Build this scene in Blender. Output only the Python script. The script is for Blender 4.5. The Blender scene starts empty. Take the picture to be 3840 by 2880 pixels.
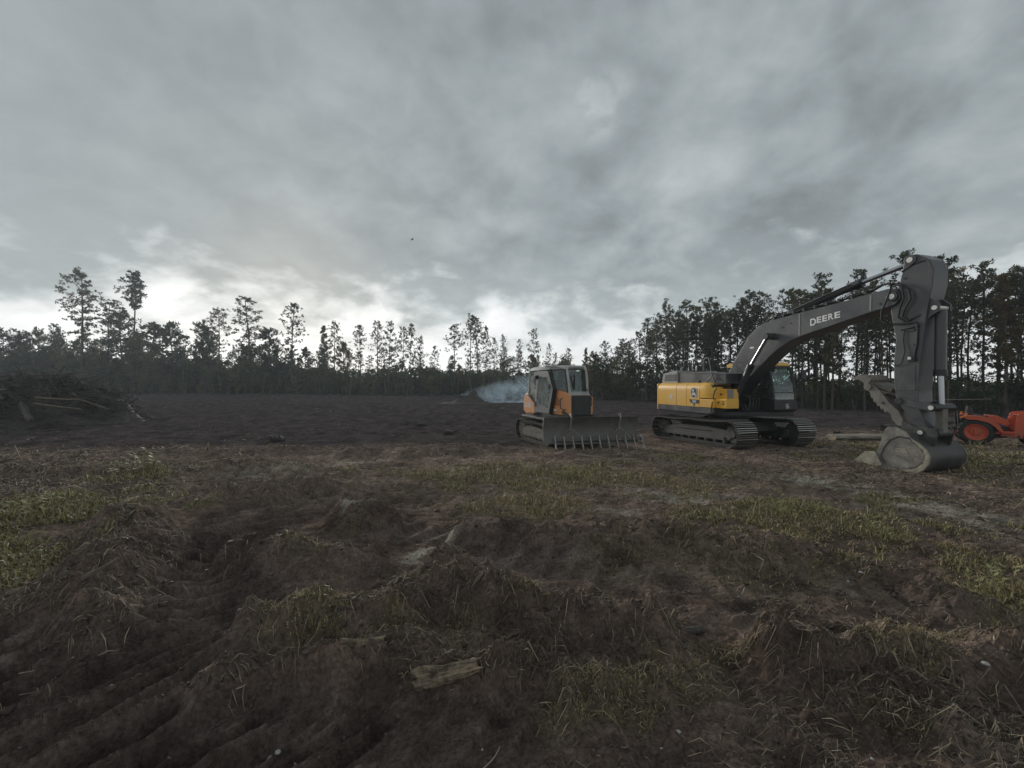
import bpy, bmesh, math, random
import numpy as np
from mathutils import Vector, Matrix, Euler

R = math.radians
sc = bpy.context.scene
COL = sc.collection

# ------------------------------------------------------------------ camera
cam_d = bpy.data.cameras.new('camera')
cam_d.sensor_width = 36.0
cam_d.lens = 14.0625
cam_d.clip_start = 0.05
cam_d.clip_end = 3000
cam = bpy.data.objects.new('camera', cam_d)
COL.objects.link(cam)
cam.location = (0, 0, 2.1)
cam.rotation_euler = (R(90), 0, 0)
sc.camera = cam

# ------------------------------------------------------------------ sky
SUN_AZ, SUN_EL = R(-29), R(13)
SUN_DIR = Vector((math.sin(SUN_AZ) * math.cos(SUN_EL), math.cos(SUN_AZ) * math.cos(SUN_EL), math.sin(SUN_EL)))
world = bpy.data.worlds.new('World')
sc.world = world
world.use_nodes = True


class NT:
    """tiny node helper"""
    def __init__(s, nt):
        s.nt = nt
        nt.nodes.clear()

    def n(s, kind, ins=None, **kw):
        nd = s.nt.nodes.new(kind)
        for k, v in kw.items():
            setattr(nd, k, v)
        for k, v in (ins or {}).items():
            s.set(nd, k, v)
        return nd

    def set(s, nd, k, v):
        sock = nd.inputs[k]
        if isinstance(v, bpy.types.NodeSocket):
            s.nt.links.new(v, sock)
        elif isinstance(v, bpy.types.Node):
            s.nt.links.new(v.outputs[0], sock)
        else:
            sock.default_value = v

    def m(s, op, a, b=0.0, c=0.0, clamp=False):
        nd = s.nt.nodes.new('ShaderNodeMath')
        nd.operation = op
        nd.use_clamp = clamp
        s.set(nd, 0, a)
        s.set(nd, 1, b)
        s.set(nd, 2, c)
        return nd.outputs[0]

    def ramp(s, fac, stops, interp='LINEAR'):
        nd = s.nt.nodes.new('ShaderNodeValToRGB')
        nd.color_ramp.interpolation = interp
        el = nd.color_ramp.elements
        while len(el) < len(stops):
            el.new(0.5)
        for e, (p, c) in zip(el, stops):
            e.position = p
            e.color = (*c, 1) if len(c) == 3 else c
        s.set(nd, 0, fac)
        return nd.outputs[0]

    def mix(s, fac, a, b, mode='MIX'):
        nd = s.nt.nodes.new('ShaderNodeMix')
        nd.data_type = 'RGBA'
        nd.blend_type = mode
        s.set(nd, 0, fac)
        s.set(nd, 6, a)
        s.set(nd, 7, b)
        return nd.outputs[2]

    def smooth(s, x, a, b):
        nd = s.nt.nodes.new('ShaderNodeMapRange')
        nd.interpolation_type = 'SMOOTHSTEP'
        s.set(nd, 0, x)
        s.set(nd, 1, a)
        s.set(nd, 2, b)
        return nd.outputs[0]


w = NT(world.node_tree)
tc = w.n('ShaderNodeTexCoord')
D = tc.outputs['Generated']
sep = w.n('ShaderNodeSeparateXYZ', {0: D})
zc = w.m('MAXIMUM', sep.outputs[2], 0.0)
den = w.m('ADD', zc, 0.42)
px = w.m('DIVIDE', sep.outputs[0], den)
py = w.m('DIVIDE', sep.outputs[1], den)
P = w.n('ShaderNodeCombineXYZ', {0: px, 1: py, 2: 0.0})
big = w.n('ShaderNodeTexNoise', {'Vector': P, 'Scale': 0.9, 'Detail': 3.0, 'Roughness': 0.5, 'Distortion': 0.2})
mid = w.n('ShaderNodeTexNoise', {'Vector': P, 'Scale': 3.3, 'Detail': 7.0, 'Roughness': 0.52, 'Distortion': 0.25})
fine = w.n('ShaderNodeTexNoise', {'Vector': P, 'Scale': 8.0, 'Detail': 8.0, 'Roughness': 0.6, 'Distortion': 0.3})
# the left half of the deck is smoother than the right
soft = w.smooth(px, -0.9, 0.45)
c1 = w.m('MULTIPLY', w.m('SUBTRACT', mid.outputs[0], 0.5), w.m('MULTIPLY_ADD', soft, 1.05, 0.25))
c2 = w.m('MULTIPLY', w.m('SUBTRACT', fine.outputs[0], 0.5), w.m('MULTIPLY_ADD', soft, 0.40, 0.10))
c0 = w.m('MULTIPLY', w.m('SUBTRACT', big.outputs[0], 0.5), w.m('MULTIPLY_ADD', soft, 0.45, 0.3))
cl = w.m('ADD', w.m('ADD', c0, c1), c2)
deck = w.m('MULTIPLY_ADD', cl, 0.32, 0.226)                      # radiance of the overcast deck
# brighter broken layer low over the horizon
brk = w.m('MULTIPLY', w.m('ADD', w.m('SUBTRACT', mid.outputs[0], 0.5), w.m('MULTIPLY', w.m('SUBTRACT', fine.outputs[0], 0.5), 0.55)), 0.52)
low = w.smooth(w.m('ADD', zc, brk), 0.25, 0.03)
sdot = w.n('ShaderNodeVectorMath', {0: D, 1: tuple(SUN_DIR)}, operation='DOT_PRODUCT')
glow = w.smooth(sdot.outputs['Value'], 0.80, 1.0)
glow = w.m('MULTIPLY', glow, w.smooth(fine.outputs[0], 0.3, 0.75))
lum = w.m('ADD', deck, w.m('MULTIPLY', low, 0.40))
lum = w.m('ADD', lum, w.m('MULTIPLY', glow, w.m('MULTIPLY_ADD', low, 0.42, 0.03)))
# thin spot in the deck, high and right of centre
hole = w.n('ShaderNodeVectorMath', {0: D, 1: (0.183, 0.806, 0.564)}, operation='DOT_PRODUCT')
hs = w.m('MULTIPLY', w.m('POWER', w.smooth(hole.outputs['Value'], 0.994, 1.0), 2.2), w.m('MULTIPLY_ADD', w.smooth(fine.outputs[0], 0.52, 0.36), 0.85, 0.15))
lum = w.m('ADD', lum, w.m('MULTIPLY', hs, 0.08))
tint = w.ramp(lum, [(0.0, (0.86, 0.985, 1.03)), (0.22, (0.875, 0.985, 1.025)), (0.38, (0.935, 1.0, 1.015)), (0.6, (0.985, 1.0, 1.0))])
ccol = w.n('ShaderNodeVectorMath', {0: tint, 3: lum}, operation='SCALE')
sky = w.n('ShaderNodeTexSky', sky_type='NISHITA', sun_disc=False, sun_elevation=SUN_EL, sun_rotation=SUN_AZ)
bg_sky = w.n('ShaderNodeBackground', {0: sky.outputs[0], 1: 0.05})
bg_cl = w.n('ShaderNodeBackground', {0: ccol.outputs[0], 1: 1.0})
mx = w.n('ShaderNodeMixShader', {0: 0.95, 1: bg_sky.outputs[0], 2: bg_cl.outputs[0]})
w.n('ShaderNodeOutputWorld', {0: mx.outputs[0]})

sun_d = bpy.data.lights.new('sun', 'SUN')
sun_d.energy = 1.5
sun_d.angle = R(14)
sun_d.color = (1.0, 0.96, 0.9)
sun = bpy.data.objects.new('sun', sun_d)
sun.rotation_euler = SUN_DIR.to_track_quat('Z', 'Y').to_euler()
sun.location = SUN_DIR * 60
COL.objects.link(sun)

vs = sc.view_settings
vs.view_transform = 'Standard'
vs.look = 'None'
vs.exposure = 0.75
vs.gamma = 1.0
vs.use_curve_mapping = False
sc.render.engine = 'CYCLES'
cy = sc.cycles
cy.use_denoising = True
cy.denoising_prefilter = 'ACCURATE'
cy.use_adaptive_sampling = False
cy.sample_clamp_indirect = 4.0
cy.max_bounces = 6
cy.diffuse_bounces = 3
cy.glossy_bounces = 3
cy.transmission_bounces = 5
cy.transparent_max_bounces = 8
cy.volume_bounces = 1
cy.caustics_reflective = False
cy.caustics_refractive = False
cy.volume_step_rate = 4.0
cy.volume_max_steps = 96

# ------------------------------------------------------------------ helpers
rng = np.random.default_rng(7)
random.seed(11)


def tag(o, label=None, cat=None, group=None, kind=None):
    if label: o['label'] = label
    if cat: o['category'] = cat
    if group: o['group'] = group
    if kind: o['kind'] = kind
    return o


def empty(name, loc=(0, 0, 0), rz=0.0, parent=None):
    o = bpy.data.objects.new(name, None)
    o.empty_display_size = 0.2
    o.location = loc
    o.rotation_euler = (0, 0, rz)
    o.parent = parent
    COL.objects.link(o)
    return o


def link(name, me, mat=None, parent=None, loc=None, rot=None):
    o = bpy.data.objects.new(name, me)
    if mat is not None and not me.materials:
        me.materials.append(mat)
    if loc is not None: o.location = loc
    if rot is not None: o.rotation_euler = rot
    o.parent = parent
    COL.objects.link(o)
    return o


class MB:
    def __init__(s):
        s.v = []
        s.f = []

    def add(s, vs_, fs):
        b = len(s.v)
        s.v += [tuple(p) for p in vs_]
        s.f += [tuple(i + b for i in f) for f in fs]
        return s

    def box(s, x0, x1, y0, y1, z0, z1):
        return s.add([(x0, y0, z0), (x1, y0, z0), (x1, y1, z0), (x0, y1, z0), (x0, y0, z1), (x1, y0, z1), (x1, y1, z1), (x0, y1, z1)],
                     [(0, 3, 2, 1), (4, 5, 6, 7), (0, 1, 5, 4), (1, 2, 6, 5), (2, 3, 7, 6), (3, 0, 4, 7)])

    def prism(s, poly, a, b, axis='y'):
        n = len(poly)
        if axis == 'y':
            g = lambda p, t: (p[0], t, p[1])
        elif axis == 'x':
            g = lambda p, t: (t, p[0], p[1])
        else:
            g = lambda p, t: (p[0], p[1], t)
        vs_ = [g(p, a) for p in poly] + [g(p, b) for p in poly]
        fs = [tuple(range(n)), tuple(range(2 * n - 1, n - 1, -1))]
        fs += [(i, (i + 1) % n, n + (i + 1) % n, n + i) for i in range(n)]
        return s.add(vs_, fs)

    def tube(s, pts, r, n=8, cap=True):
        pts = [Vector(p) for p in pts]
        rs = r if isinstance(r, (list, tuple)) else [r] * len(pts)
        rings = []
        up = None
        for i, p in enumerate(pts):
            if i == 0: t = pts[1] - pts[0]
            elif i == len(pts) - 1: t = pts[-1] - pts[-2]
            else: t = (pts[i + 1] - p).normalized() + (p - pts[i - 1]).normalized()
            t.normalize()
            if up is None:
                up = t.orthogonal().normalized()
            u = (up - t * up.dot(t)).normalized()
            up = u
            q = t.cross(u)
            rings.append([p + (u * math.cos(2 * math.pi * k / n) + q * math.sin(2 * math.pi * k / n)) * rs[i] for k in range(n)])
        vs_ = [q for r_ in rings for q in r_]
        fs = []
        for i in range(len(pts) - 1):
            for k in range(n):
                fs.append((i * n + k, i * n + (k + 1) % n, (i + 1) * n + (k + 1) % n, (i + 1) * n + k))
        if cap:
            fs.append(tuple(range(n - 1, -1, -1)))
            fs.append(tuple((len(pts) - 1) * n + k for k in range(n)))
        return s.add(vs_, fs)

    def cyl(s, p0, p1, r, n=20):
        return s.tube([p0, p1], r, n)

    def lathe(s, prof, c, n=32):
        """profile (radius, y offset) turned about the y axis through c"""
        vs_ = []
        for r_, h in prof:
            for k in range(n):
                a = 2 * math.pi * k / n
                vs_.append((c[0] + r_ * math.cos(a), c[1] + h, c[2] + r_ * math.sin(a)))
        fs = []
        m = len(prof)
        for i in range(m - 1):
            for k in range(n):
                fs.append((i * n + k, i * n + (k + 1) % n, (i + 1) * n + (k + 1) % n, (i + 1) * n + k))
        return s.add(vs_, fs)

    def xf(s, fn):
        s.v = [tuple(fn(*p)) for p in s.v]
        return s

    def mesh(s, name, smooth=35):
        me = bpy.data.meshes.new(name)
        bm = bmesh.new()
        bv = [bm.verts.new(p) for p in s.v]
        for f in s.f:
            try:
                bm.faces.new([bv[i] for i in f])
            except ValueError:
                pass
        bmesh.ops.recalc_face_normals(bm, faces=bm.faces[:])
        bm.to_mesh(me)
        bm.free()
        if smooth:
            me.polygons.foreach_set('use_smooth', [True] * len(me.polygons))
            me.set_sharp_from_angle(angle=R(smooth))
        return me

    def build(s, name, mat, parent=None, bevel=0.0, smooth=35, loc=None, rot=None):
        o = link(name, s.mesh(name, smooth), mat, parent, loc, rot)
        if bevel:
            b = o.modifiers.new('bevel', 'BEVEL')
            b.width = bevel
            b.segments = 2
            b.limit_method = 'ANGLE'
            b.angle_limit = R(40)
            b.harden_normals = True
        return o


def np_mesh(name, V, F, colors=None, smooth=False):
    """V (n,3); F list of arrays (m,k)"""
    if not isinstance(F, list): F = [F]
    me = bpy.data.meshes.new(name)
    V = np.asarray(V, np.float32)
    me.vertices.add(len(V))
    me.vertices.foreach_set('co', V.ravel())
    idx = np.concatenate([f.ravel() for f in F]).astype(np.int32)
    tot = np.concatenate([np.full(len(f), f.shape[1], np.int32) for f in F])
    st = np.concatenate([[0], np.cumsum(tot)[:-1]]).astype(np.int32)
    me.loops.add(len(idx))
    me.loops.foreach_set('vertex_index', idx)
    me.polygons.add(len(tot))
    me.polygons.foreach_set('loop_start', st)
    me.polygons.foreach_set('loop_total', tot)
    if smooth:
        me.polygons.foreach_set('use_smooth', np.ones(len(tot), bool))
    if colors is not None:
        at = me.color_attributes.new('Col', 'FLOAT_COLOR', 'POINT')
        c4 = np.ones((len(V), 4), np.float32)
        c4[:, :3] = colors
        at.data.foreach_set('color', c4.ravel())
    me.update(calc_edges=True)
    me.validate()
    return me


def text_mesh(body, size, bold=0.0, extrude=0.002):
    cu = bpy.data.curves.new('lettering', 'FONT')
    cu.body = body
    cu.size = size
    cu.offset = bold
    cu.extrude = extrude
    cu.align_x = 'CENTER'
    cu.align_y = 'CENTER'
    o = bpy.data.objects.new('lettering_tmp', cu)
    COL.objects.link(o)
    dg = bpy.context.evaluated_depsgraph_get()
    me = bpy.data.meshes.new_from_object(o.evaluated_get(dg))
    bpy.data.objects.remove(o)
    me.materials.clear()
    me.name = 'lettering'
    return me


# value noise ------------------------------------------------------------
def _hash(ix, iy, s):
    h = (ix.astype(np.int64) * 374761393 + iy.astype(np.int64) * 668265263 + s * 1442695041) & 0xffffffff
    h = ((h ^ (h >> 13)) * 1274126177) & 0xffffffff
    h = h ^ (h >> 16)
    return (h & 0xffff) / 65535.0


def vnoise(x, y, s=0):
    x = np.asarray(x, float); y = np.asarray(y, float)
    ix = np.floor(x); iy = np.floor(y)
    fx = x - ix; fy = y - iy
    fx = fx * fx * fx * (fx * (fx * 6 - 15) + 10); fy = fy * fy * fy * (fy * (fy * 6 - 15) + 10)
    a = _hash(ix, iy, s); b = _hash(ix + 1, iy, s); c = _hash(ix, iy + 1, s); d = _hash(ix + 1, iy + 1, s)
    return (a + (b - a) * fx) * (1 - fy) + (c + (d - c) * fx) * fy - 0.5


def fbm(x, y, o=4, s=0, g=0.5):
    r = 0; a = 1.0
    for k in range(o):
        r = r + a * vnoise(x * 2 ** k + 17.3 * k, y * 2 ** k - 9.1 * k, s + k)
        a *= g
    return r


def sstep(a, b, x):
    t = np.clip((x - a) / (b - a), 0, 1)
    return t * t * (3 - 2 * t)


# ------------------------------------------------------------------ materials
def mat(name, col, rough=0.6, metal=0.0, var=0.15, scale=4.0, dirt=None, dirt_amt=0.0, bump=0.0, bscale=30.0, coat=0.0, spec=0.5, objvar=0.0):
    m = bpy.data.materials.new(name)
    m.use_nodes = True
    t = NT(m.node_tree)
    co = t.n('ShaderNodeTexCoord').outputs['Object']
    nz = t.n('ShaderNodeTexNoise', {'Vector': co, 'Scale': scale, 'Detail': 5.0, 'Roughness': 0.6})
    k = t.m('MULTIPLY_ADD', t.m('SUBTRACT', nz.outputs[0], 0.5), 2 * var, 1.0)
    if objvar:
        oi = t.n('ShaderNodeObjectInfo')
        k = t.m('MULTIPLY', k, t.m('MULTIPLY_ADD', t.m('SUBTRACT', oi.outputs['Random'], 0.5), 2 * objvar, 1.0))
    c = t.n('ShaderNodeVectorMath', {0: tuple(col), 3: k}, operation='SCALE').outputs[0]
    r = rough
    if dirt is not None:
        n2 = t.n('ShaderNodeTexNoise', {'Vector': co, 'Scale': scale * 0.6, 'Detail': 8.0, 'Roughness': 0.7, 'Distortion': 0.4})
        n3 = t.n('ShaderNodeTexNoise', {'Vector': co, 'Scale': scale * 6, 'Detail': 4.0, 'Roughness': 0.7})
        f = t.m('MULTIPLY', t.smooth(t.m('MULTIPLY_ADD', n3.outputs[0], 0.3, n2.outputs[0]), 0.52, 0.85), dirt_amt, clamp=True)
        c = t.mix(f, c, (*dirt, 1))
        r = t.m('MULTIPLY_ADD', f, 0.9 - rough, rough)
    b = t.n('ShaderNodeBsdfPrincipled', {'Base Color': c, 'Roughness': r, 'Metallic': metal, 'Specular IOR Level': spec, 'Coat Weight': coat, 'Coat Roughness': 0.15})
    if bump:
        bn = t.n('ShaderNodeTexNoise', {'Vector': co, 'Scale': bscale, 'Detail': 6.0, 'Roughness': 0.65})
        bp = t.n('ShaderNodeBump', {'Strength': bump, 'Distance': 0.02, 'Height': bn.outputs[0]})
        t.set(b, 'Normal', bp.outputs[0])
    t.n('ShaderNodeOutputMaterial', {0: b.outputs[0]})
    return m


DUST = (0.17, 0.155, 0.13)
M = {}
M['yellow'] = mat('yellow_paint', (0.88, 0.48, 0.05), 0.32, var=0.05, dirt=(0.3, 0.24, 0.15), dirt_amt=0.25, coat=0.35, scale=2)
M['orange'] = mat('orange_paint', (0.80, 0.31, 0.10), 0.5, var=0.08, dirt=(0.58, 0.42, 0.30), dirt_amt=0.75, scale=2.5)
M['orange_dark'] = mat('dark_orange_mesh', (0.42, 0.15, 0.05), 0.6, var=0.1, dirt=(0.3, 0.2, 0.13), dirt_amt=0.4, scale=2.5)
M['tractor'] = mat('red_orange_paint', (0.60, 0.085, 0.03), 0.45, var=0.1, dirt=(0.26, 0.15, 0.1), dirt_amt=0.6, coat=0.2, scale=3)
M['redimp'] = mat('red_paint', (0.42, 0.02, 0.03), 0.5, var=0.1, dirt=DUST, dirt_amt=0.3, scale=3)
M['boom'] = mat('charcoal_paint', (0.046, 0.048, 0.053), 0.34, var=0.2, dirt=(0.115, 0.113, 0.11), dirt_amt=0.4, scale=2.6, coat=0.2)
M['black'] = mat('black_paint', (0.015, 0.016, 0.019), 0.4, var=0.2, dirt=(0.06, 0.056, 0.05), dirt_amt=0.35, scale=3)
M['rubber'] = mat('black_rubber', (0.018, 0.018, 0.019), 0.7, var=0.2, dirt=(0.09, 0.08, 0.065), dirt_amt=0.35, scale=6, bump=0.15)
M['grouser'] = mat('polished_grouser_steel', (0.48, 0.47, 0.45), 0.35, metal=0.7, var=0.3, scale=14)
M['steel'] = mat('worn_track_steel', (0.06, 0.056, 0.052), 0.55, metal=0.3, var=0.3, scale=7, dirt=(0.075, 0.065, 0.055), dirt_amt=0.6, bump=0.2, bscale=40)
M['frame'] = mat('dusty_steel', (0.045, 0.044, 0.043), 0.6, metal=0.15, var=0.35, scale=4, dirt=(0.14, 0.13, 0.115), dirt_amt=0.6, bump=0.2)
M['dframe'] = mat('mud_dusted_steel', (0.12, 0.105, 0.085), 0.75, var=0.3, scale=4, dirt=(0.26, 0.235, 0.19), dirt_amt=0.85, bump=0.25)
M['blade'] = mat('scoured_blade_steel', (0.10, 0.098, 0.094), 0.42, metal=0.4, var=0.45, scale=2.2, dirt=(0.2, 0.185, 0.16), dirt_amt=0.7, bump=0.12)
M['tooth'] = mat('bright_worn_steel', (0.33, 0.32, 0.305), 0.45, metal=0.4, var=0.3, scale=9, dirt=(0.1, 0.09, 0.075), dirt_amt=0.55)
M['chrome'] = mat('chrome_rod', (0.38, 0.39, 0.41), 0.28, metal=1.0, var=0.05)
M['bucket'] = mat('dried_mud_bucket_steel', (0.13, 0.125, 0.112), 0.7, metal=0.1, var=0.5, scale=4.5, dirt=(0.34, 0.32, 0.265), dirt_amt=0.9, bump=0.3, bscale=22)
M['bucketback'] = mat('scraped_bucket_back', (0.045, 0.046, 0.048), 0.5, metal=0.3, var=0.3, scale=3, dirt=(0.2, 0.19, 0.165), dirt_amt=0.45, bump=0.15)
M['rim'] = mat('caked_clay_rim', (0.4, 0.37, 0.28), 0.85, var=0.35, scale=8, dirt=(0.17, 0.15, 0.12), dirt_amt=0.7, bump=0.5, bscale=35)
M['thumb'] = mat('muddy_thumb_steel', (0.15, 0.135, 0.12), 0.75, var=0.3, scale=5, dirt=(0.27, 0.25, 0.21), dirt_amt=0.7, bump=0.3)
M['grey'] = mat('light_grey_panel', (0.27, 0.275, 0.28), 0.5, var=0.06, dirt=DUST, dirt_amt=0.25)
M['cabgrey'] = mat('dusty_grey_cab_frame', (0.42, 0.42, 0.40), 0.65, var=0.2, dirt=(0.30, 0.285, 0.255), dirt_amt=0.6, scale=3)
M['doorgrey'] = mat('grey_door_frame', (0.15, 0.152, 0.15), 0.55, var=0.15, dirt=(0.25, 0.24, 0.22), dirt_amt=0.5, scale=3)
M['white'] = mat('white_decal', (0.75, 0.75, 0.73), 0.5, var=0.06)
M['silver'] = mat('silver_pin', (0.72, 0.71, 0.66), 0.35, metal=0.3, var=0.1, scale=12)
M['bark'] = mat('pine_bark', (0.085, 0.068, 0.055), 0.9, var=0.4, scale=3, bump=0.5, bscale=14, objvar=0.35)
M['palebark'] = mat('pale_bark', (0.2, 0.18, 0.15), 0.9, var=0.3, scale=3, bump=0.4, bscale=14, objvar=0.3)
M['wood'] = mat('weathered_wood', (0.15, 0.118, 0.088), 0.85, var=0.4, scale=5, dirt=(0.06, 0.05, 0.042), dirt_amt=0.6, bump=0.5, bscale=26)
M['palewood'] = mat('bleached_wood', (0.34, 0.30, 0.24), 0.85, var=0.3, scale=5, dirt=(0.14, 0.12, 0.1), dirt_amt=0.6, bump=0.5, bscale=26)
M['darkwood'] = mat('wet_dark_wood', (0.055, 0.047, 0.042), 0.8, var=0.4, scale=5, dirt=(0.15, 0.13, 0.11), dirt_amt=0.5, bump=0.5, bscale=26)
M['freshwood'] = mat('split_fresh_wood', (0.5, 0.3, 0.17), 0.8, var=0.3, scale=8, bump=0.3)
M['stone'] = mat('pale_stone', (0.4, 0.39, 0.36), 0.8, var=0.3, scale=20, bump=0.4)
def grain_mat(name, col, dark):
    m = bpy.data.materials.new(name)
    m.use_nodes = True
    t = NT(m.node_tree)
    co = t.n('ShaderNodeTexCoord').outputs['Object']
    st = t.n('ShaderNodeMapping', {'Vector': co, 'Scale': (3.0, 60.0, 60.0)})
    n1 = t.n('ShaderNodeTexNoise', {'Vector': st.outputs[0], 'Scale': 1.0, 'Detail': 6.0, 'Roughness': 0.65, 'Distortion': 0.4})
    n2 = t.n('ShaderNodeTexNoise', {'Vector': co, 'Scale': 14.0, 'Detail': 6.0, 'Roughness': 0.7})
    c = t.mix(t.smooth(t.m('MULTIPLY_ADD', n2.outputs[0], 0.6, t.m('MULTIPLY', n1.outputs[0], 0.6)), 0.42, 0.78), (*dark, 1), (*col, 1))
    bp = t.n('ShaderNodeBump', {'Strength': 1.0, 'Distance': 0.012, 'Height': n1.outputs[0]})
    b = t.n('ShaderNodeBsdfPrincipled', {'Base Color': c, 'Roughness': 0.85, 'Specular IOR Level': 0.2, 'Normal': bp.outputs[0]})
    t.n('ShaderNodeOutputMaterial', {0: b.outputs[0]})
    return m


M['rotwood'] = grain_mat('rotten_grey_wood', (0.34, 0.265, 0.185), (0.03, 0.024, 0.02))
M['amber'] = mat('amber_lens', (0.6, 0.22, 0.03), 0.25, var=0.05)


def leaf_mat(name, col, var=0.5, objvar=0.35):
    m = bpy.data.materials.new(name)
    m.use_nodes = True
    t = NT(m.node_tree)
    co = t.n('ShaderNodeTexCoord').outputs['Object']
    nz = t.n('ShaderNodeTexNoise', {'Vector': co, 'Scale': 0.8, 'Detail': 4.0, 'Roughness': 0.6})
    oi = t.n('ShaderNodeObjectInfo')
    k = t.m('MULTIPLY', t.m('MULTIPLY_ADD', t.m('SUBTRACT', nz.outputs[0], 0.5), 2 * var, 1.0), t.m('MULTIPLY_ADD', t.m('SUBTRACT', oi.outputs['Random'], 0.5), 2 * objvar, 1.0))
    c = t.n('ShaderNodeVectorMath', {0: tuple(col), 3: k}, operation='SCALE').outputs[0]
    warm = t.n('ShaderNodeVectorMath', {0: c, 1: (1.35, 0.95, 0.8)}, operation='MULTIPLY').outputs[0]
    c = t.mix(t.smooth(oi.outputs['Random'], 0.6, 1.0), c, warm)
    df = t.n('ShaderNodeBsdfPrincipled', {'Base Color': c, 'Roughness': 0.7, 'Specular IOR Level': 0.2})
    tr = t.n('ShaderNodeBsdfTranslucent', {0: c})
    mx_ = t.n('ShaderNodeMixShader', {0: 0.45, 1: df.outputs[0], 2: tr.outputs[0]})
    t.n('ShaderNodeOutputMaterial', {0: mx_.outputs[0]})
    return m


def glass_mat(name, col, alpha, lo=0.3, dust=(0.34, 0.38, 0.36)):
    m = bpy.data.materials.new(name)
    m.use_nodes = True
    t = NT(m.node_tree)
    tr = t.n('ShaderNodeBsdfTransparent', {0: (*col, 1)})
    co = t.n('ShaderNodeTexCoord').outputs['Object']
    nz = t.n('ShaderNodeTexNoise', {'Vector': co, 'Scale': 3.0, 'Detail': 6.0, 'Roughness': 0.65})
    gl = t.n('ShaderNodeBsdfGlossy', {0: (0.9, 0.95, 0.95, 1), 1: 0.06})
    df = t.n('ShaderNodeBsdfDiffuse', {0: (*dust, 1)})
    fr = t.n('ShaderNodeFresnel', {0: 1.5})
    a = t.n('ShaderNodeMixShader', {0: t.m('MULTIPLY_ADD', fr, 1.0, 0.06), 1: tr.outputs[0], 2: gl.outputs[0]})
    b = t.n('ShaderNodeMixShader', {0: t.m('MULTIPLY', t.smooth(nz.outputs[0], lo, lo + 0.4), alpha), 1: a.outputs[0], 2: df.outputs[0]})
    t.n('ShaderNodeOutputMaterial', {0: b.outputs[0]})
    return m


M['needles'] = leaf_mat('pine_needles', (0.085, 0.092, 0.056))
M['leaves'] = leaf_mat('broad_leaves', (0.085, 0.108, 0.056), 0.6, 0.4)
M['glass'] = glass_mat('tinted_cab_glass', (0.55, 0.72, 0.64), 0.18)
M['dustglass'] = glass_mat('dusty_cab_glass', (0.5, 0.62, 0.56), 0.6, 0.2)
M['dirtyglass'] = glass_mat('mud_filmed_cab_glass', (0.6, 0.66, 0.6), 0.75, 0.28, (0.62, 0.62, 0.58))


def attr_mat(name, rough=0.9, bump=0.0, spec=0.3, kind='blade'):
    m = bpy.data.materials.new(name)
    m.use_nodes = True
    t = NT(m.node_tree)
    at = t.n('ShaderNodeAttribute', attribute_name='Col')
    b = t.n('ShaderNodeBsdfPrincipled', {'Base Color': at.outputs['Color'], 'Roughness': rough, 'Specular IOR Level': spec})
    t.n('ShaderNodeOutputMaterial', {0: b.outputs[0]})
    return m


M['grass'] = attr_mat('grass_blades', 0.6)
M['straw'] = attr_mat('dead_straw', 0.8)

# ------------------------------------------------------------------ ground
def base_z(y):
    return 0.15 - 0.30 * sstep(8.0, 20.0, y)


def seg_dist(x, y, pts):
    """distance to a polyline, arc length at the foot, signed side"""
    best = np.full(np.shape(x), 1e9); arc = np.zeros(np.shape(x)); side = np.zeros(np.shape(x))
    acc = 0.0
    for (ax, ay), (bx, by) in zip(pts[:-1], pts[1:]):
        dx, dy = bx - ax, by - ay
        L = math.hypot(dx, dy)
        t = np.clip(((x - ax) * dx + (y - ay) * dy) / (L * L), 0, 1)
        qx, qy = x - ax - t * dx, y - ay - t * dy
        d = np.hypot(qx, qy)
        m = d < best
        best = np.where(m, d, best)
        arc = np.where(m, acc + t * L, arc)
        side = np.where(m, (dx * qy - dy * qx) / L, side)
        acc += L
    return best, arc, side


def in_box(x, y, pts, pad):
    xs = [p[0] for p in pts]; ys = [p[1] for p in pts]
    return (x > min(xs) - pad) & (x < max(xs) + pad) & (y > min(ys) - pad) & (y < max(ys) + pad)


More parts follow.
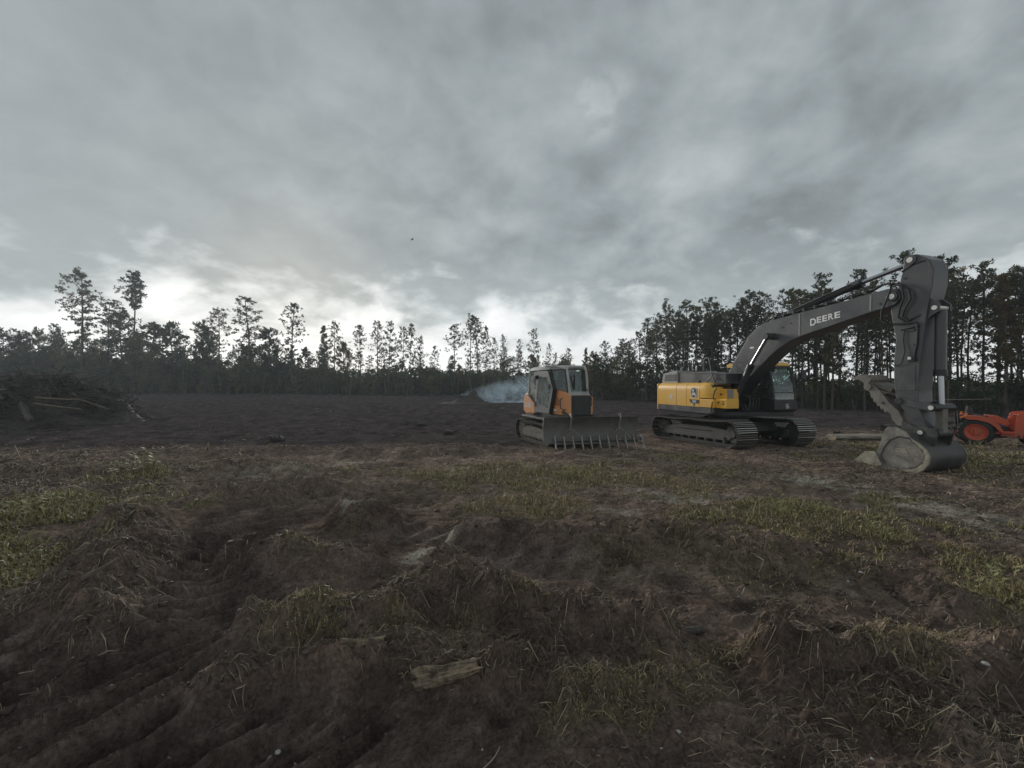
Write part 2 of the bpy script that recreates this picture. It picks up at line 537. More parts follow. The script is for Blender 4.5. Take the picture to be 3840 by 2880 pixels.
# earth ridges pushed up by the machines: points, half width, height, roughness
RIDGES = [
    ([(-5.12, 5.48), (-4.60, 4.76), (-3.99, 3.99), (-3.41, 3.34), (-3.18, 3.00)], 0.53, 0.29, 1.0),
    ([(-2.96, 4.23), (-2.66, 4.34), (-2.36, 4.42), (-1.91, 4.27)], 0.34, 0.26, 1.0),
    ([(-1.81, 2.95), (-1.38, 3.09), (-1.00, 3.20), (-0.69, 3.69), (-0.38, 3.59)], 0.39, 0.31, 1.0),
    ([(-0.38, 3.59), (-0.04, 3.28), (0.39, 3.21), (0.89, 3.27), (1.13, 3.21)], 0.36, 0.29, 1.0),
    ([(-1.38, 2.68), (-0.78, 2.79), (-0.22, 2.73), (0.35, 2.92)], 0.34, 0.14, 1.0),
    ([(-1.60, 2.45), (-1.13, 2.52), (-0.67, 2.41), (-0.34, 2.34), (-0.03, 2.38), (0.20, 2.33)], 0.24, 0.18, 1.0),
    ([(-0.57, 4.76), (-0.06, 4.79), (0.41, 4.69), (1.03, 4.68), (1.75, 4.95), (2.43, 4.68)], 0.31, 0.22, 1.0),
    ([(2.43, 4.68), (3.16, 4.61), (3.54, 4.15), (3.83, 3.88)], 0.34, 0.14, 1.0),
    ([(-2.40, 5.71), (-2.10, 5.62), (-1.77, 5.41)], 0.36, 0.30, 1.0),
    ([(-4.89, 6.67), (-4.50, 6.75), (-4.04, 6.67)], 0.42, 0.23, 1.0),
    ([(-3.95, 7.40), (-3.50, 7.29), (-3.23, 7.34)], 0.34, 0.17, 1.0),
    ([(-5.98, 8.55), (-5.59, 8.92), (-4.89, 8.83)], 0.47, 0.18, 1.0),
    ([(1.93, 2.95), (2.21, 2.93), (2.47, 2.90), (2.83, 2.91), (3.10, 2.98), (3.10, 2.77), (3.15, 2.60)], 0.29, 0.26, 1.0),
    ([(2.45, 2.67), (2.70, 2.41), (2.69, 2.14)], 0.34, 0.13, 1.0),
    ([(0.21, 2.20), (0.53, 2.41), (0.85, 2.64)], 0.19, 0.10, 1.0),
    ([(1.54, 2.41), (1.66, 2.20), (1.73, 2.00)], 0.19, 0.09, 1.0),
    ([(1.76, 11.46), (3.13, 11.46)], 0.27, 0.10, 0.8),
    ([(-10.23, 11.63), (-6.47, 11.83), (-3.09, 11.02), (-0.57, 12.21)], 0.59, 0.14, 1.0),
    ([(-11.12, 8.69), (-9.40, 8.98), (-7.18, 8.83)], 0.51, 0.09, 1.0),
]
# crawler tracks: centre line, half width, pitch of the grouser prints, depth
TRACKS = [
    ([(-1.49, 1.92), (-2.19, 2.42), (-2.93, 3.32), (-3.53, 4.57)], 0.95, 0.20, 0.115, (.66, .75)),
    ([(-2.48, 2.00), (-2.93, 2.42), (-3.42, 2.98)], 0.70, 0.20, 0.11, (.66, .75)),
    ([(-3.53, 4.57), (-3.83, 5.63), (-3.34, 6.50), (-1.97, 7.05)], 0.85, 0.21, 0.10, (.85, .53)),
    ([(-1.5, 5.4), (-0.3, 4.85), (1.1, 4.3)], 0.50, 0.30, 0.075, (.44, .90)),
    ([(1.8, 4.0), (2.9, 3.95), (4.0, 3.8)], 0.36, 0.24, 0.035, (.05, 1.0)),
    ([(-1.5, 1.95), (-0.9, 2.15), (-0.2, 2.3)], 0.40, 0.22, 0.05, (.45, .90)),
    ([(3.6, 1.9), (2.75, 2.5), (2.2, 3.2)], 0.40, 0.2, 0.045, (.9, .3)),
    ([(3.2, 10.5), (4.6, 9.5), (6.4, 8.6)], 0.55, 0.2, 0.03, (.5, .86)),
]
SAND = [
    ([(5.80, 8.36), (6.33, 7.13), (6.70, 6.36), (7.02, 5.32)], 0.50, 0.85),
    ([(5.43, 6.36), (5.93, 5.63), (6.33, 4.80)], 0.22, 0.4),
    ([(2.26, 7.05), (2.84, 6.65), (3.58, 6.88)], 0.26, 0.8),
    ([(1.43, 6.29), (1.77, 6.16)], 0.2, 0.5),
    ([(-4.00, 9.67), (-3.31, 9.92)], 0.30, 0.7),
    ([(-5.82, 8.24), (-5.13, 8.36), (-4.49, 8.75)], 0.28, 0.5),
    ([(-1.11, 4.43), (-0.98, 4.61), (-0.77, 5.04)], 0.10, 0.9),
    ([(-2.27, 5.57), (-1.95, 5.63)], 0.10, 0.85),
    ([(4.77, 9.18), (5.85, 8.13), (7.69, 8.36)], 0.4, 0.35),
]
# grass: centre, radii along x / y, amount, greenness (0 straw .. 1 green), height
GRASS = [
    ((0.41, 8.75), 1.9, 1.0, 1.0, 0.45, 0.20), ((1.21, 8.61), 0.9, 1.0, 1.0, 0.75, 0.22), ((-1.46, 8.13), 1.1, 0.6, 0.8, 0.35, 0.16),
    ((0.17, 6.50), 0.75, 0.45, 1.0, 0.35, 0.20), ((0.59, 6.29), 0.5, 0.4, 0.7, 0.35, 0.18), ((2.24, 7.80), 1.4, 0.9, 0.75, 0.25, 0.15),
    ((3.43, 9.18), 1.2, 0.8, 0.55, 0.25, 0.13), ((4.64, 10.87), 0.6, 0.5, 0.9, 0.65, 0.18), ((1.61, 5.63), 0.7, 0.4, 0.6, 0.35, 0.15), ((2.55, 5.97), 0.5, 0.4, 0.6, 0.5, 0.16),
    ((-7.11, 5.74), 1.5, 0.9, 1.0, 0.85, 0.22), ((-5.33, 4.30), 0.75, 0.55, 0.9, 0.7, 0.20), ((-7.13, 6.72), 1.1, 0.6, 0.6, 0.6, 0.16), ((-7.38, 6.36), 1.1, 0.5, 0.7, 0.7, 0.18),
    ((-7.97, 8.36), 0.8, 0.5, 1.0, 0.55, 0.20), ((-7.96, 8.75), 0.35, 0.25, 1.0, 0.8, 0.42), ((-6.24, 7.31), 0.9, 0.4, 0.5, 0.4, 0.14),
    ((3.90, 5.97), 1.3, 0.6, 0.9, 0.75, 0.17), ((4.22, 5.37), 1.5, 0.7, 1.0, 0.5, 0.16), ((4.89, 4.96), 1.5, 0.7, 1.0, 0.32, 0.15), ((5.10, 4.30), 1.2, 0.6, 1.0, 0.35, 0.15), ((3.31, 6.36), 0.8, 0.6, 0.5, 0.6, 0.14),
    ((6.78, 6.65), 0.7, 0.3, 0.8, 0.8, 0.15), ((12.38, 10.43), 3.2, 1.2, 1.0, 0.6, 0.20), ((12.45, 12.21), 1.6, 1.0, 0.8, 0.55, 0.18), ((11.76, 14.00), 2.0, 0.9, 0.7, 0.35, 0.16), ((10.65, 8.36), 1.5, 0.9, 0.7, 0.3, 0.14),
    ((-1.40, 3.13), 0.30, 0.20, 1.0, 0.5, 0.13), ((-1.01, 3.02), 0.36, 0.22, 1.0, 0.6, 0.12), ((-0.59, 2.95), 0.34, 0.2, 1.0, 0.5, 0.11), ((-1.43, 2.90), 0.30, 0.2, 0.7, 0.25, 0.12), ((-0.98, 3.49), 0.25, 0.15, 0.6, 0.35, 0.13),
    ((-2.45, 4.38), 0.48, 0.24, 1.0, 0.16, 0.14), ((-2.11, 5.36), 0.3, 0.3, 0.4, 0.1, 0.12), ((0.24, 3.30), 0.24, 0.18, 0.9, 0.12, 0.13), ((0.59, 3.39), 0.3, 0.15, 0.6, 0.12, 0.12),
    ((0.77, 2.46), 0.24, 0.17, 1.0, 0.5, 0.10), ((0.60, 2.35), 0.22, 0.10, 0.9, 0.4, 0.09), ((1.14, 2.67), 0.24, 0.16, 0.7, 0.25, 0.10), ((1.46, 2.89), 0.2, 0.12, 0.8, 0.2, 0.12), ((0.38, 2.35), 0.18, 0.1, 0.7, 0.25, 0.10),
    ((4.21, 3.47), 0.42, 0.3, 1.0, 0.75, 0.14), ((2.87, 2.91), 0.4, 0.2, 0.7, 0.2, 0.12), ((2.28, 2.78), 0.16, 0.1, 0.8, 0.3, 0.10), ((3.21, 2.87), 0.3, 0.2, 0.6, 0.2, 0.12), ((2.31, 2.31), 0.2, 0.12, 0.7, 0.15, 0.1),
    ((-0.96, 6.29), 0.5, 0.5, 0.25, 0.2, 0.12), ((1.11, 4.37), 0.5, 0.3, 0.3, 0.3, 0.12), ((2.49, 4.50), 0.9, 0.4, 0.35, 0.3, 0.12), ((2.85, 3.95), 0.9, 0.3, 0.3, 0.3, 0.1),
    ((-3.31, 9.03), 0.6, 0.4, 0.9, 0.5, 0.17), ((-5.19, 11.63), 0.5, 0.4, 0.35, 0.6, 0.15), ((-3.81, 13.60), 0.6, 0.4, 0.3, 0.5, 0.14),
    ((4.24, 8.36), 1.8, 1.0, 0.35, 0.12, 0.10), ((6.61, 9.18), 1.6, 0.9, 0.25, 0.12, 0.10),
]


def grass_amt(x, y):
    tot = np.zeros(np.shape(x)); gw = np.zeros(np.shape(x)); hh = np.zeros(np.shape(x))
    n1 = fbm(x * 1.9, y * 1.9, 5, 31, .62)
    for (c, rx, ry, a, gr, ht) in GRASS:
        k = (np.abs(x - c[0]) < rx * 2.0) & (np.abs(y - c[1]) < ry * 2.0)
        if not k.any(): continue
        q = ((x[k] - c[0]) / rx) ** 2 + ((y[k] - c[1]) / ry) ** 2
        m = a * np.clip(0.95 - 0.55 * q - n1[k] * 1.7, 0, 1)
        tot[k] += m; gw[k] += m * gr; hh[k] += m * ht
    s = np.maximum(tot, 1e-6)
    return np.clip(tot, 0, 1), gw / s, hh / s


def far_mask(x, y):
    """the bare worked field begins closer on the left than behind the machines"""
    o = 3.5 * sstep(-1.0, 5.0, x)
    return sstep(10.6 + o, 14.0 + 2 * o, y + fbm(x / 2.0, y / .7, 3, 131) * 1.6)


def ground_parts(x, y):
    """height plus the masks used for colour"""
    x = np.asarray(x, float); y = np.asarray(y, float)
    z = base_z(y) + 0 * x
    near = 1 - sstep(9, 16, y)
    far = far_mask(x, y)
    wx = x + fbm(x * 0.9, y * 0.9, 3, 5) * 0.5
    wy = y + fbm(x * 0.9 + 40, y * 0.9, 3, 6) * 0.5
    z = z + fbm(x / 3.1, y / 3.1, 4, 3) * 0.11
    z = z + fbm(x / 30, y / 30, 3, 13) * 0.5 * sstep(18, 50, y)
    ridge = np.zeros(np.shape(x))
    zr = np.zeros(np.shape(x))
    for pts, wd, h, ro in RIDGES:
        m = in_box(wx, wy, pts, wd * 1.4)
        if not m.any(): continue
        d, arc, side = seg_dist(wx[m], wy[m], pts)
        t = np.clip(1 - d / (wd * 1.35), 0, 1)
        prof = t * t * (3 - 2 * t)
        lump = 1 + 0.55 * fbm(x[m] * 2.6, y[m] * 2.6, 3, 21) + 0.25 * fbm(x[m] * 9, y[m] * 9, 2, 22)
        zr[m] = np.maximum(zr[m], h * prof * lump)
        ridge[m] = np.maximum(ridge[m], prof)
    z = z + zr
    tm = np.zeros(np.shape(x))
    for pts, wd, pitch, dep, sd in TRACKS:
        m = in_box(x, y, pts, wd + .4)
        if not m.any(): continue
        X_, Y_ = x[m], y[m]
        d, arc, side = seg_dist(X_, Y_, pts)
        mk = sstep(wd, wd * 0.72, d + fbm(X_ * 2.0, Y_ * 2.0, 3, 44) * 0.28) * (1 - sstep(0.25, 0.6, ridge[m]))
        ss = (Y_ * sd[0] - X_ * sd[1]) / pitch + 0.55 * fbm(X_ * .8, Y_ * .8, 2, 46)
        fr = ss - np.floor(ss)
        amp = 0.55 + 0.8 * np.clip(vnoise(X_ * 1.6 + np.floor(ss) * 7.7, Y_ * 1.6, 47) + 0.5, 0, 1)
        fr = 1 - fr
        tread = (np.clip(fr / .74, 0, 1) ** 1.5 * (1 - sstep(.76, .95, fr))) * amp          # a lip with a steep lee side
        z[m] += mk * (tread * dep - dep * 0.8)
        tm[m] = np.maximum(tm[m], mk)
    # scratched, windrowed soil of the open field
    fur = fbm(x / 1.7 + y * 0.03, y / 0.40, 4, 61, .62) * 0.11 + fbm(x / 4.5 + y * 0.05, y / 1.3, 4, 62, .6) * 0.20
    z = z + far * fur * (0.5 + 0.5 * sstep(18, 40, y))
    midz = sstep(8.5, 12, y) * (1 - far)
    z = z + midz * (fbm(x / 1.5, y / 0.35, 5, 63, .65) * 0.10)
    rough = 0.30 + 0.8 * ridge + 0.45 * (1 - tm)
    z = z + near * rough * (fbm(x * 5.5, y * 5.5, 4, 71, 0.6) * 0.062 + np.abs(fbm(x * 13, y * 13, 4, 75, 0.65)) * 0.042)
    # level stand under the machines
    for (cx, cy_, r0, r1) in ((7.7, 14.9, 2.6, 3.6), (1.6, 14.9, 1.9, 2.8), (9.5, 8.9, 0.8, 1.5), (16.6, 13.5, 1.6, 2.4)):
        k = 1 - sstep(r0, r1, np.hypot(x - cx, y - cy_))
        z = z * (1 - 0.8 * k) + 0.8 * k * (base_z(y) - 0.01)
    return z, ridge, tm, near, far


def ground_z(x, y):
    return float(ground_parts(np.array([x]), np.array([y]))[0][0])


NS, NRW = 800, 980
s_in = np.linspace(-1.36, 1.36, NS - 80)
s_l = -1.36 - (np.linspace(1, 0, 40, endpoint=False) ** 1.6) * 2.6
s_r = 1.36 + ((np.arange(40) + 1) / 40.0) ** 1.6 * 2.6
S = np.concatenate([s_l, s_in, s_r])
T = np.concatenate([np.linspace(1.4, 3.05, 16, endpoint=False), 3.05 * np.exp(np.linspace(0, math.log(11 / 3.05), 640, endpoint=False)), 11 * np.exp(np.linspace(0, math.log(300 / 11), NRW - 656))])
SS, TT = np.meshgrid(S, T)
GX, GY = SS * TT, TT - 1.2
GZ, ridge, tmask, nearm, farm = ground_parts(GX, GY)
ga, gg, gh = grass_amt(GX, GY)

soil = np.array([0.185, 0.135, 0.110]); black = np.array([0.165, 0.128, 0.110]); field = np.array([0.070, 0.058, 0.057])
brown = np.array([0.27, 0.205, 0.162]); sand = np.array([0.42, 0.375, 0.31]); thatch = np.array([0.20, 0.165, 0.095])
nA = fbm(GX / 2.2, GY / 2.2, 4, 81)[..., None]; nB = fbm(GX * 2.5, GY * 2.5, 4, 85)[..., None]
colr = soil + (black - soil) * np.clip(tmask[..., None] * 0.8 + nA * 0.8, 0, 1)
colr = colr + (field - colr) * farm[..., None]
# browner, drier surface in the middle distance and on the right
mb = np.clip(sstep(5.0, 8.5, GY) * (1 - .6 * sstep(10.5, 14, GY)) * (1 - farm) * sstep(-9, -1, GX + 0.4 * GY - 4) * 0.8 + fbm(GX / 1.3, GY / 1.3, 3, 88) * 0.6 * (1 - farm), 0, 1)[..., None]
colr = colr + (brown - colr) * mb * 0.75
lit = np.clip(fbm(GX / 1.2, GY / 0.3, 5, 89, .65) * 1.3, 0, 1)[..., None] * (sstep(8.5, 11, GY) * (1 - .88 * farm))[..., None]
colr = colr + (brown * 1.1 - colr) * lit * 0.4
for pts, wd, a in SAND:
    bx_ = in_box(GX, GY, pts, wd * 2.3)
    d, _, _ = seg_dist(GX[bx_], GY[bx_], pts)
    k = a * np.clip(1.0 - d / (wd * 1.6) + fbm(GX[bx_] * 4.5, GY[bx_] * 6.5, 4, 93) * 1.5, 0, 1) * sstep(wd * 2.2, wd * 0.5, d)
    colr[bx_] += (sand - colr[bx_]) * k[:, None]
colr = colr + (thatch - colr) * (ga * 0.6)[..., None]
colr = np.clip(colr * (1 + nB * 0.7), 0.008, 0.5)

nr, nc = GX.shape
ii = np.arange(nr * nc).reshape(nr, nc)
quads = np.stack([ii[:-1, :-1], ii[:-1, 1:], ii[1:, 1:], ii[1:, :-1]], -1).reshape(-1, 4)
V = np.stack([GX, GY, GZ], -1).reshape(-1, 3)
C = colr.reshape(-1, 3)
# coarse outer sheet of the same ground, tucked a little lower, all the way round
ob = len(V)
outer = np.array([(-420, -60, -.45), (420, -60, -.45), (420, 420, -.6), (-420, 420, -.6)], float)
V = np.concatenate([V, outer]); C = np.concatenate([C, np.tile(soil, (4, 1))])
gme = np_mesh('ground', V, [quads, np.array([[ob, ob + 1, ob + 2, ob + 3]])], C, smooth=True)

gm = bpy.data.materials.new('churned_wet_soil')
gm.use_nodes = True
t = NT(gm.node_tree)
at = t.n('ShaderNodeAttribute', attribute_name='Col')
co = t.n('ShaderNodeTexCoord').outputs['Object']
n1 = t.n('ShaderNodeTexNoise', {'Vector': co, 'Scale': 38.0, 'Detail': 8.0, 'Roughness': 0.72})
n2 = t.n('ShaderNodeTexNoise', {'Vector': co, 'Scale': 7.0, 'Detail': 8.0, 'Roughness': 0.68})
st = t.n('ShaderNodeMapping', {'Vector': co, 'Scale': (0.7, 5.0, 1.0)})
n3 = t.n('ShaderNodeTexNoise', {'Vector': st.outputs[0], 'Scale': 2.2, 'Detail': 8.0, 'Roughness': 0.7})
fle = t.n('ShaderNodeTexNoise', {'Vector': co, 'Scale': 90.0, 'Detail': 3.0, 'Roughness': 0.6})
k1 = t.m('MULTIPLY_ADD', t.m('SUBTRACT', n1.outputs[0], 0.5), 2.8, 1.0)
k2 = t.m('MULTIPLY_ADD', t.m('SUBTRACT', n2.outputs[0], 0.5), 1.8, 1.0)
k3 = t.m('MULTIPLY_ADD', t.m('SUBTRACT', n3.outputs[0], 0.5), 1.8, 1.0)
k = t.m('MINIMUM', t.m('MAXIMUM', t.m('MULTIPLY', k1, t.m('MULTIPLY', k2, k3)), 0.30), 2.6)
c = t.n('ShaderNodeVectorMath', {0: at.outputs['Color'], 3: k}, operation='SCALE')
c = t.mix(t.m('MULTIPLY', t.smooth(fle.outputs[0], 0.64, 0.72), 0.6), c.outputs[0], (0.22, 0.175, 0.135, 1))
vo = t.n('ShaderNodeTexVoronoi', {'Vector': t.n('ShaderNodeVectorMath', {0: co, 1: n2.outputs['Color']}, operation='ADD').outputs[0], 'Scale': 26.0, 'Detail': 2.0, 'Roughness': 0.6})
ht = t.m('ADD', t.m('MULTIPLY_ADD', vo.outputs['Distance'], -0.3, t.m('MULTIPLY', n1.outputs[0], 0.5)), t.m('ADD', n2.outputs[0], t.m('MULTIPLY', n3.outputs[0], 0.8)))
bp = t.n('ShaderNodeBump', {'Strength': 0.75, 'Distance': 0.025, 'Height': ht})
rg = t.m('MULTIPLY_ADD', n2.outputs[0], 0.3, 0.68)
b = t.n('ShaderNodeBsdfPrincipled', {'Base Color': c, 'Roughness': rg, 'Specular IOR Level': 0.0, 'Normal': bp.outputs[0]})
t.n('ShaderNodeOutputMaterial', {0: b.outputs[0]})
M['soil'] = gm
ground = link('ground', gme, gm)
tag(ground, 'churned dark soil of the cleared field with ridges and crawler prints', 'ground', kind='structure')

# soil of one colour for heaps of earth
M['earth'] = mat('heaped_earth', (0.045, 0.035, 0.034), 0.85, var=0.5, scale=3, dirt=(0.085, 0.06, 0.053), dirt_amt=0.5, bump=0.8, bscale=18)


# ------------------------------------------------------------------ trees
def needle_tris(centers, radius, n, width, up=0.25, rg=rng):
    """spiky tufts: n thin triangles round every centre"""
    m = len(centers)
    d = rg.normal(size=(m, n, 3))
    d[..., 2] += up
    d /= np.linalg.norm(d, axis=-1, keepdims=True)
    L = radius[:, None] * rg.uniform(0.55, 1.15, (m, n))
    side = np.cross(d, rg.normal(size=(m, n, 3)))
    side /= np.linalg.norm(side, axis=-1, keepdims=True) + 1e-9
    c = centers[:, None, :] + d * (radius[:, None, None] * 0.05)
    tip = c + d * L[..., None]
    mid = c + d * L[..., None] * 0.55
    wd = (width * rg.uniform(0.6, 1.4, (m, n)))[..., None]
    V = np.stack([c, mid + side * wd, tip, mid - side * wd], 2).reshape(-1, 3)
    F = np.arange(m * n * 4).reshape(-1, 4)
    return V, F


def leaf_quads(centers, size, rg=rng):
    m = len(centers)
    a = rg.normal(size=(m, 3)); a /= np.linalg.norm(a, axis=1, keepdims=True)
    b = np.cross(a, rg.normal(size=(m, 3))); b /= np.linalg.norm(b, axis=1, keepdims=True) + 1e-9
    s = (size * rg.uniform(0.5, 1.3, m))[:, None]
    V = np.stack([centers - a * s, centers + b * s * 0.55, centers + a * s, centers - b * s * 0.55], 1).reshape(-1, 3)
    return V, np.arange(m * 4).reshape(-1, 4)


def make_pine(seed, H=12.0, c0=0.5, nb=34, blen=1.7, tuft=6, rt=0.13, shape='round', lean=0.2, bias=None, sparse=1.0, tr=0.30, nn=13):
    rg = np.random.default_rng(seed)
    tb = MB()
    ph = rg.uniform(0, 6.28)
    def axis(t):
        return np.array([lean * t * t * math.cos(ph) + 0.05 * math.sin(7 * t + ph), lean * t * t * math.sin(ph) + 0.05 * math.cos(5 * t + ph), H * t])
    ts = np.linspace(0, 0.985, 12)
    tb.tube([axis(q) - (np.array([0, 0, .3]) if q == 0 else 0) for q in ts], [rt * (1.12 - q) ** 0.8 + 0.012 for q in ts], 7)
    cen = []; rad = []
    for i in range(nb):
        f = (i + rg.uniform(0, 1)) / nb
        tt = c0 + (0.985 - c0) * f
        if shape == 'cone': ln = blen * (1.05 - f) ** 0.8 + 0.15
        elif shape == 'top': ln = blen * (0.30 + 0.85 * math.sin(math.pi * (0.15 + 0.78 * f)) if f > .45 else rg.uniform(.25, .75))
        elif shape == 'flat': ln = blen * (0.55 + 0.6 * math.sin(math.pi * min(f * 1.1, 1)))
        else: ln = blen * (0.30 + 0.85 * math.sin(math.pi * (0.15 + 0.78 * f)))
        if f < 0.25: ln *= rg.uniform(0.4, 1.0)
        ln *= rg.uniform(0.6, 1.15)
        az = i * 2.4 + rg.uniform(-0.6, 0.6)
        if bias is not None:
            az = bias + (az - bias + math.pi) % (2 * math.pi) - math.pi
            ln *= 0.45 + 0.85 * max(0.0, math.cos(az - bias))
        el = 0.05 + 0.75 * f ** 1.5 + rg.uniform(-0.15, 0.2)
        d = np.array([math.cos(az) * math.cos(el), math.sin(az) * math.cos(el), math.sin(el)])
        a0 = axis(tt)
        p1 = a0 + d * ln * 0.55; p2 = a0 + d * ln + np.array([0, 0, ln * 0.12])
        tb.tube([a0, p1, p2], [0.035 * rt / .13 * (1.3 - f), 0.022 * rt / .13, 0.008], 4)
        nt = max(1, int(round(tuft * sparse * (0.4 + ln / blen) * (1.0 if shape != 'top' else (1.7 if f > .55 else .95)))))
        for k in range(nt):
            q = rg.uniform(0.35, 1.02) ** 0.8
            c = a0 + d * ln * q + np.array([0, 0, ln * 0.12 * q * q])
            c = c + rg.normal(size=3) * np.array([1, 1, .45]) * 0.20 * ln * (0.5 + 0.5 * q)
            cen.append(c); rad.append(tr * rg.uniform(0.7, 1.25))
    top = axis(0.985)
    for k in range(4):
        cen.append(top + rg.normal(size=3) * 0.18); rad.append(tr)
    V, F = needle_tris(np.array(cen), np.array(rad), nn, 0.055 * tr / 0.3, 0.3, rg)
    return tb.mesh('trunk', 60), np_mesh('crown', V, F)


def make_broad(seed, H=9.0, width=2.4, n=2600, c0=0.25, leaf=0.17, lumps=13, rt=0.1):
    rg = np.random.default_rng(seed)
    tb = MB()
    ax = lambda t: np.array([0.25 * math.sin(3 * t + seed), 0.2 * math.sin(2.2 * t + 2 * seed), H * t])
    ts = np.linspace(0, .92, 8)
    tb.tube([ax(q) - (np.array([0, 0, .3]) if q == 0 else 0) for q in ts], [rt * (1.1 - q) + .01 for q in ts], 6)
    cen = []
    for i in range(lumps):
        f = rg.uniform(0, 1)
        tt = c0 + (0.97 - c0) * f
        w_ = width * (0.35 + 0.75 * math.sin(math.pi * (0.12 + 0.76 * f)))
        az = rg.uniform(0, 6.28); rr = w_ * rg.uniform(0.15, 0.75)
        c = ax(tt) + np.array([math.cos(az) * rr, math.sin(az) * rr, rg.uniform(-.3, .5)])
        tb.tube([ax(tt * 0.88), (ax(tt * .88) + c) / 2 + np.array([0, 0, .1]), c], [rt * .35, rt * .22, .012], 4)
        k = int(n / lumps)
        u = rg.normal(size=(k, 3)); u /= np.linalg.norm(u, axis=1, keepdims=True)
        u *= (rg.uniform(0, 1, (k, 1)) ** 0.45)
        cen.append(c + u * np.array([1, 1, .72]) * width * rg.uniform(0.28, 0.52))
    V, F = leaf_quads(np.concatenate(cen), leaf, rg)
    return tb.mesh('trunk', 60), np_mesh('crown', V, F)


def plant(kind, x, y, h, h0, name, label, cat='tree', group=None, rz=None, wide=1.0, bark='bark', leafm='needles'):
    e = empty(name, (x, y, ground_z(x, y) if abs(x) < 500 else 0), random.uniform(0, 6.28) if rz is None else rz)
    k = h / h0
    e.scale = (k * wide, k * wide, k)
    tag(e, label, cat, group)
    for nm, me, mt in (('trunk', kind[0], M[bark]), ('crown', kind[1], M[leafm])):
        if not me.materials: me.materials.append(mt)
        link(nm, me, None, e)
    return e


stand = [make_pine(100 + i, 12, 0.26 + 0.06 * (i % 4), 38, 1.5, 3.6, 0.08, 'top', 0.35, nn=12, tr=0.25) for i in range(7)]
airy = [make_pine(200 + i, 14, 0.42, 34, 1.7, 7, 0.11, 'round', 0.4, sparse=0.9, tr=0.27, nn=13) for i in range(3)]
cone = [make_pine(300 + i, 13, 0.36, 46, 1.75, 6, 0.13, 'cone', 0.2, tr=0.36, nn=13) for i in range(3)]
bare = [make_pine(400, 27, 0.70, 44, 2.5, 7, 0.22, 'round', 0.3, tr=0.48, nn=14, bias=2.6)]
arms = [make_pine(410, 26, 0.42, 34, 4.2, 11, 0.26, 'flat', 0.2, tr=0.5, nn=14, bias=3.05)]
scrub = [make_pine(420 + i, 8, 0.30, 28, 1.7, 7, 0.10, 'round', 0.3, tr=0.36, nn=13) for i in range(3)]
broad = [make_broad(500 + i, 9, 2.5 + .3 * i, 2600, 0.16, 0.19, 15) for i in range(5)]
shrub = [make_broad(520 + i, 3.0, 1.15, 900, 0.05, 0.10, 9, 0.03) for i in range(4)]
small = [make_broad(530 + i, 3.2, 1.0, 700, 0.12, 0.085, 9, 0.03) for i in range(3)]

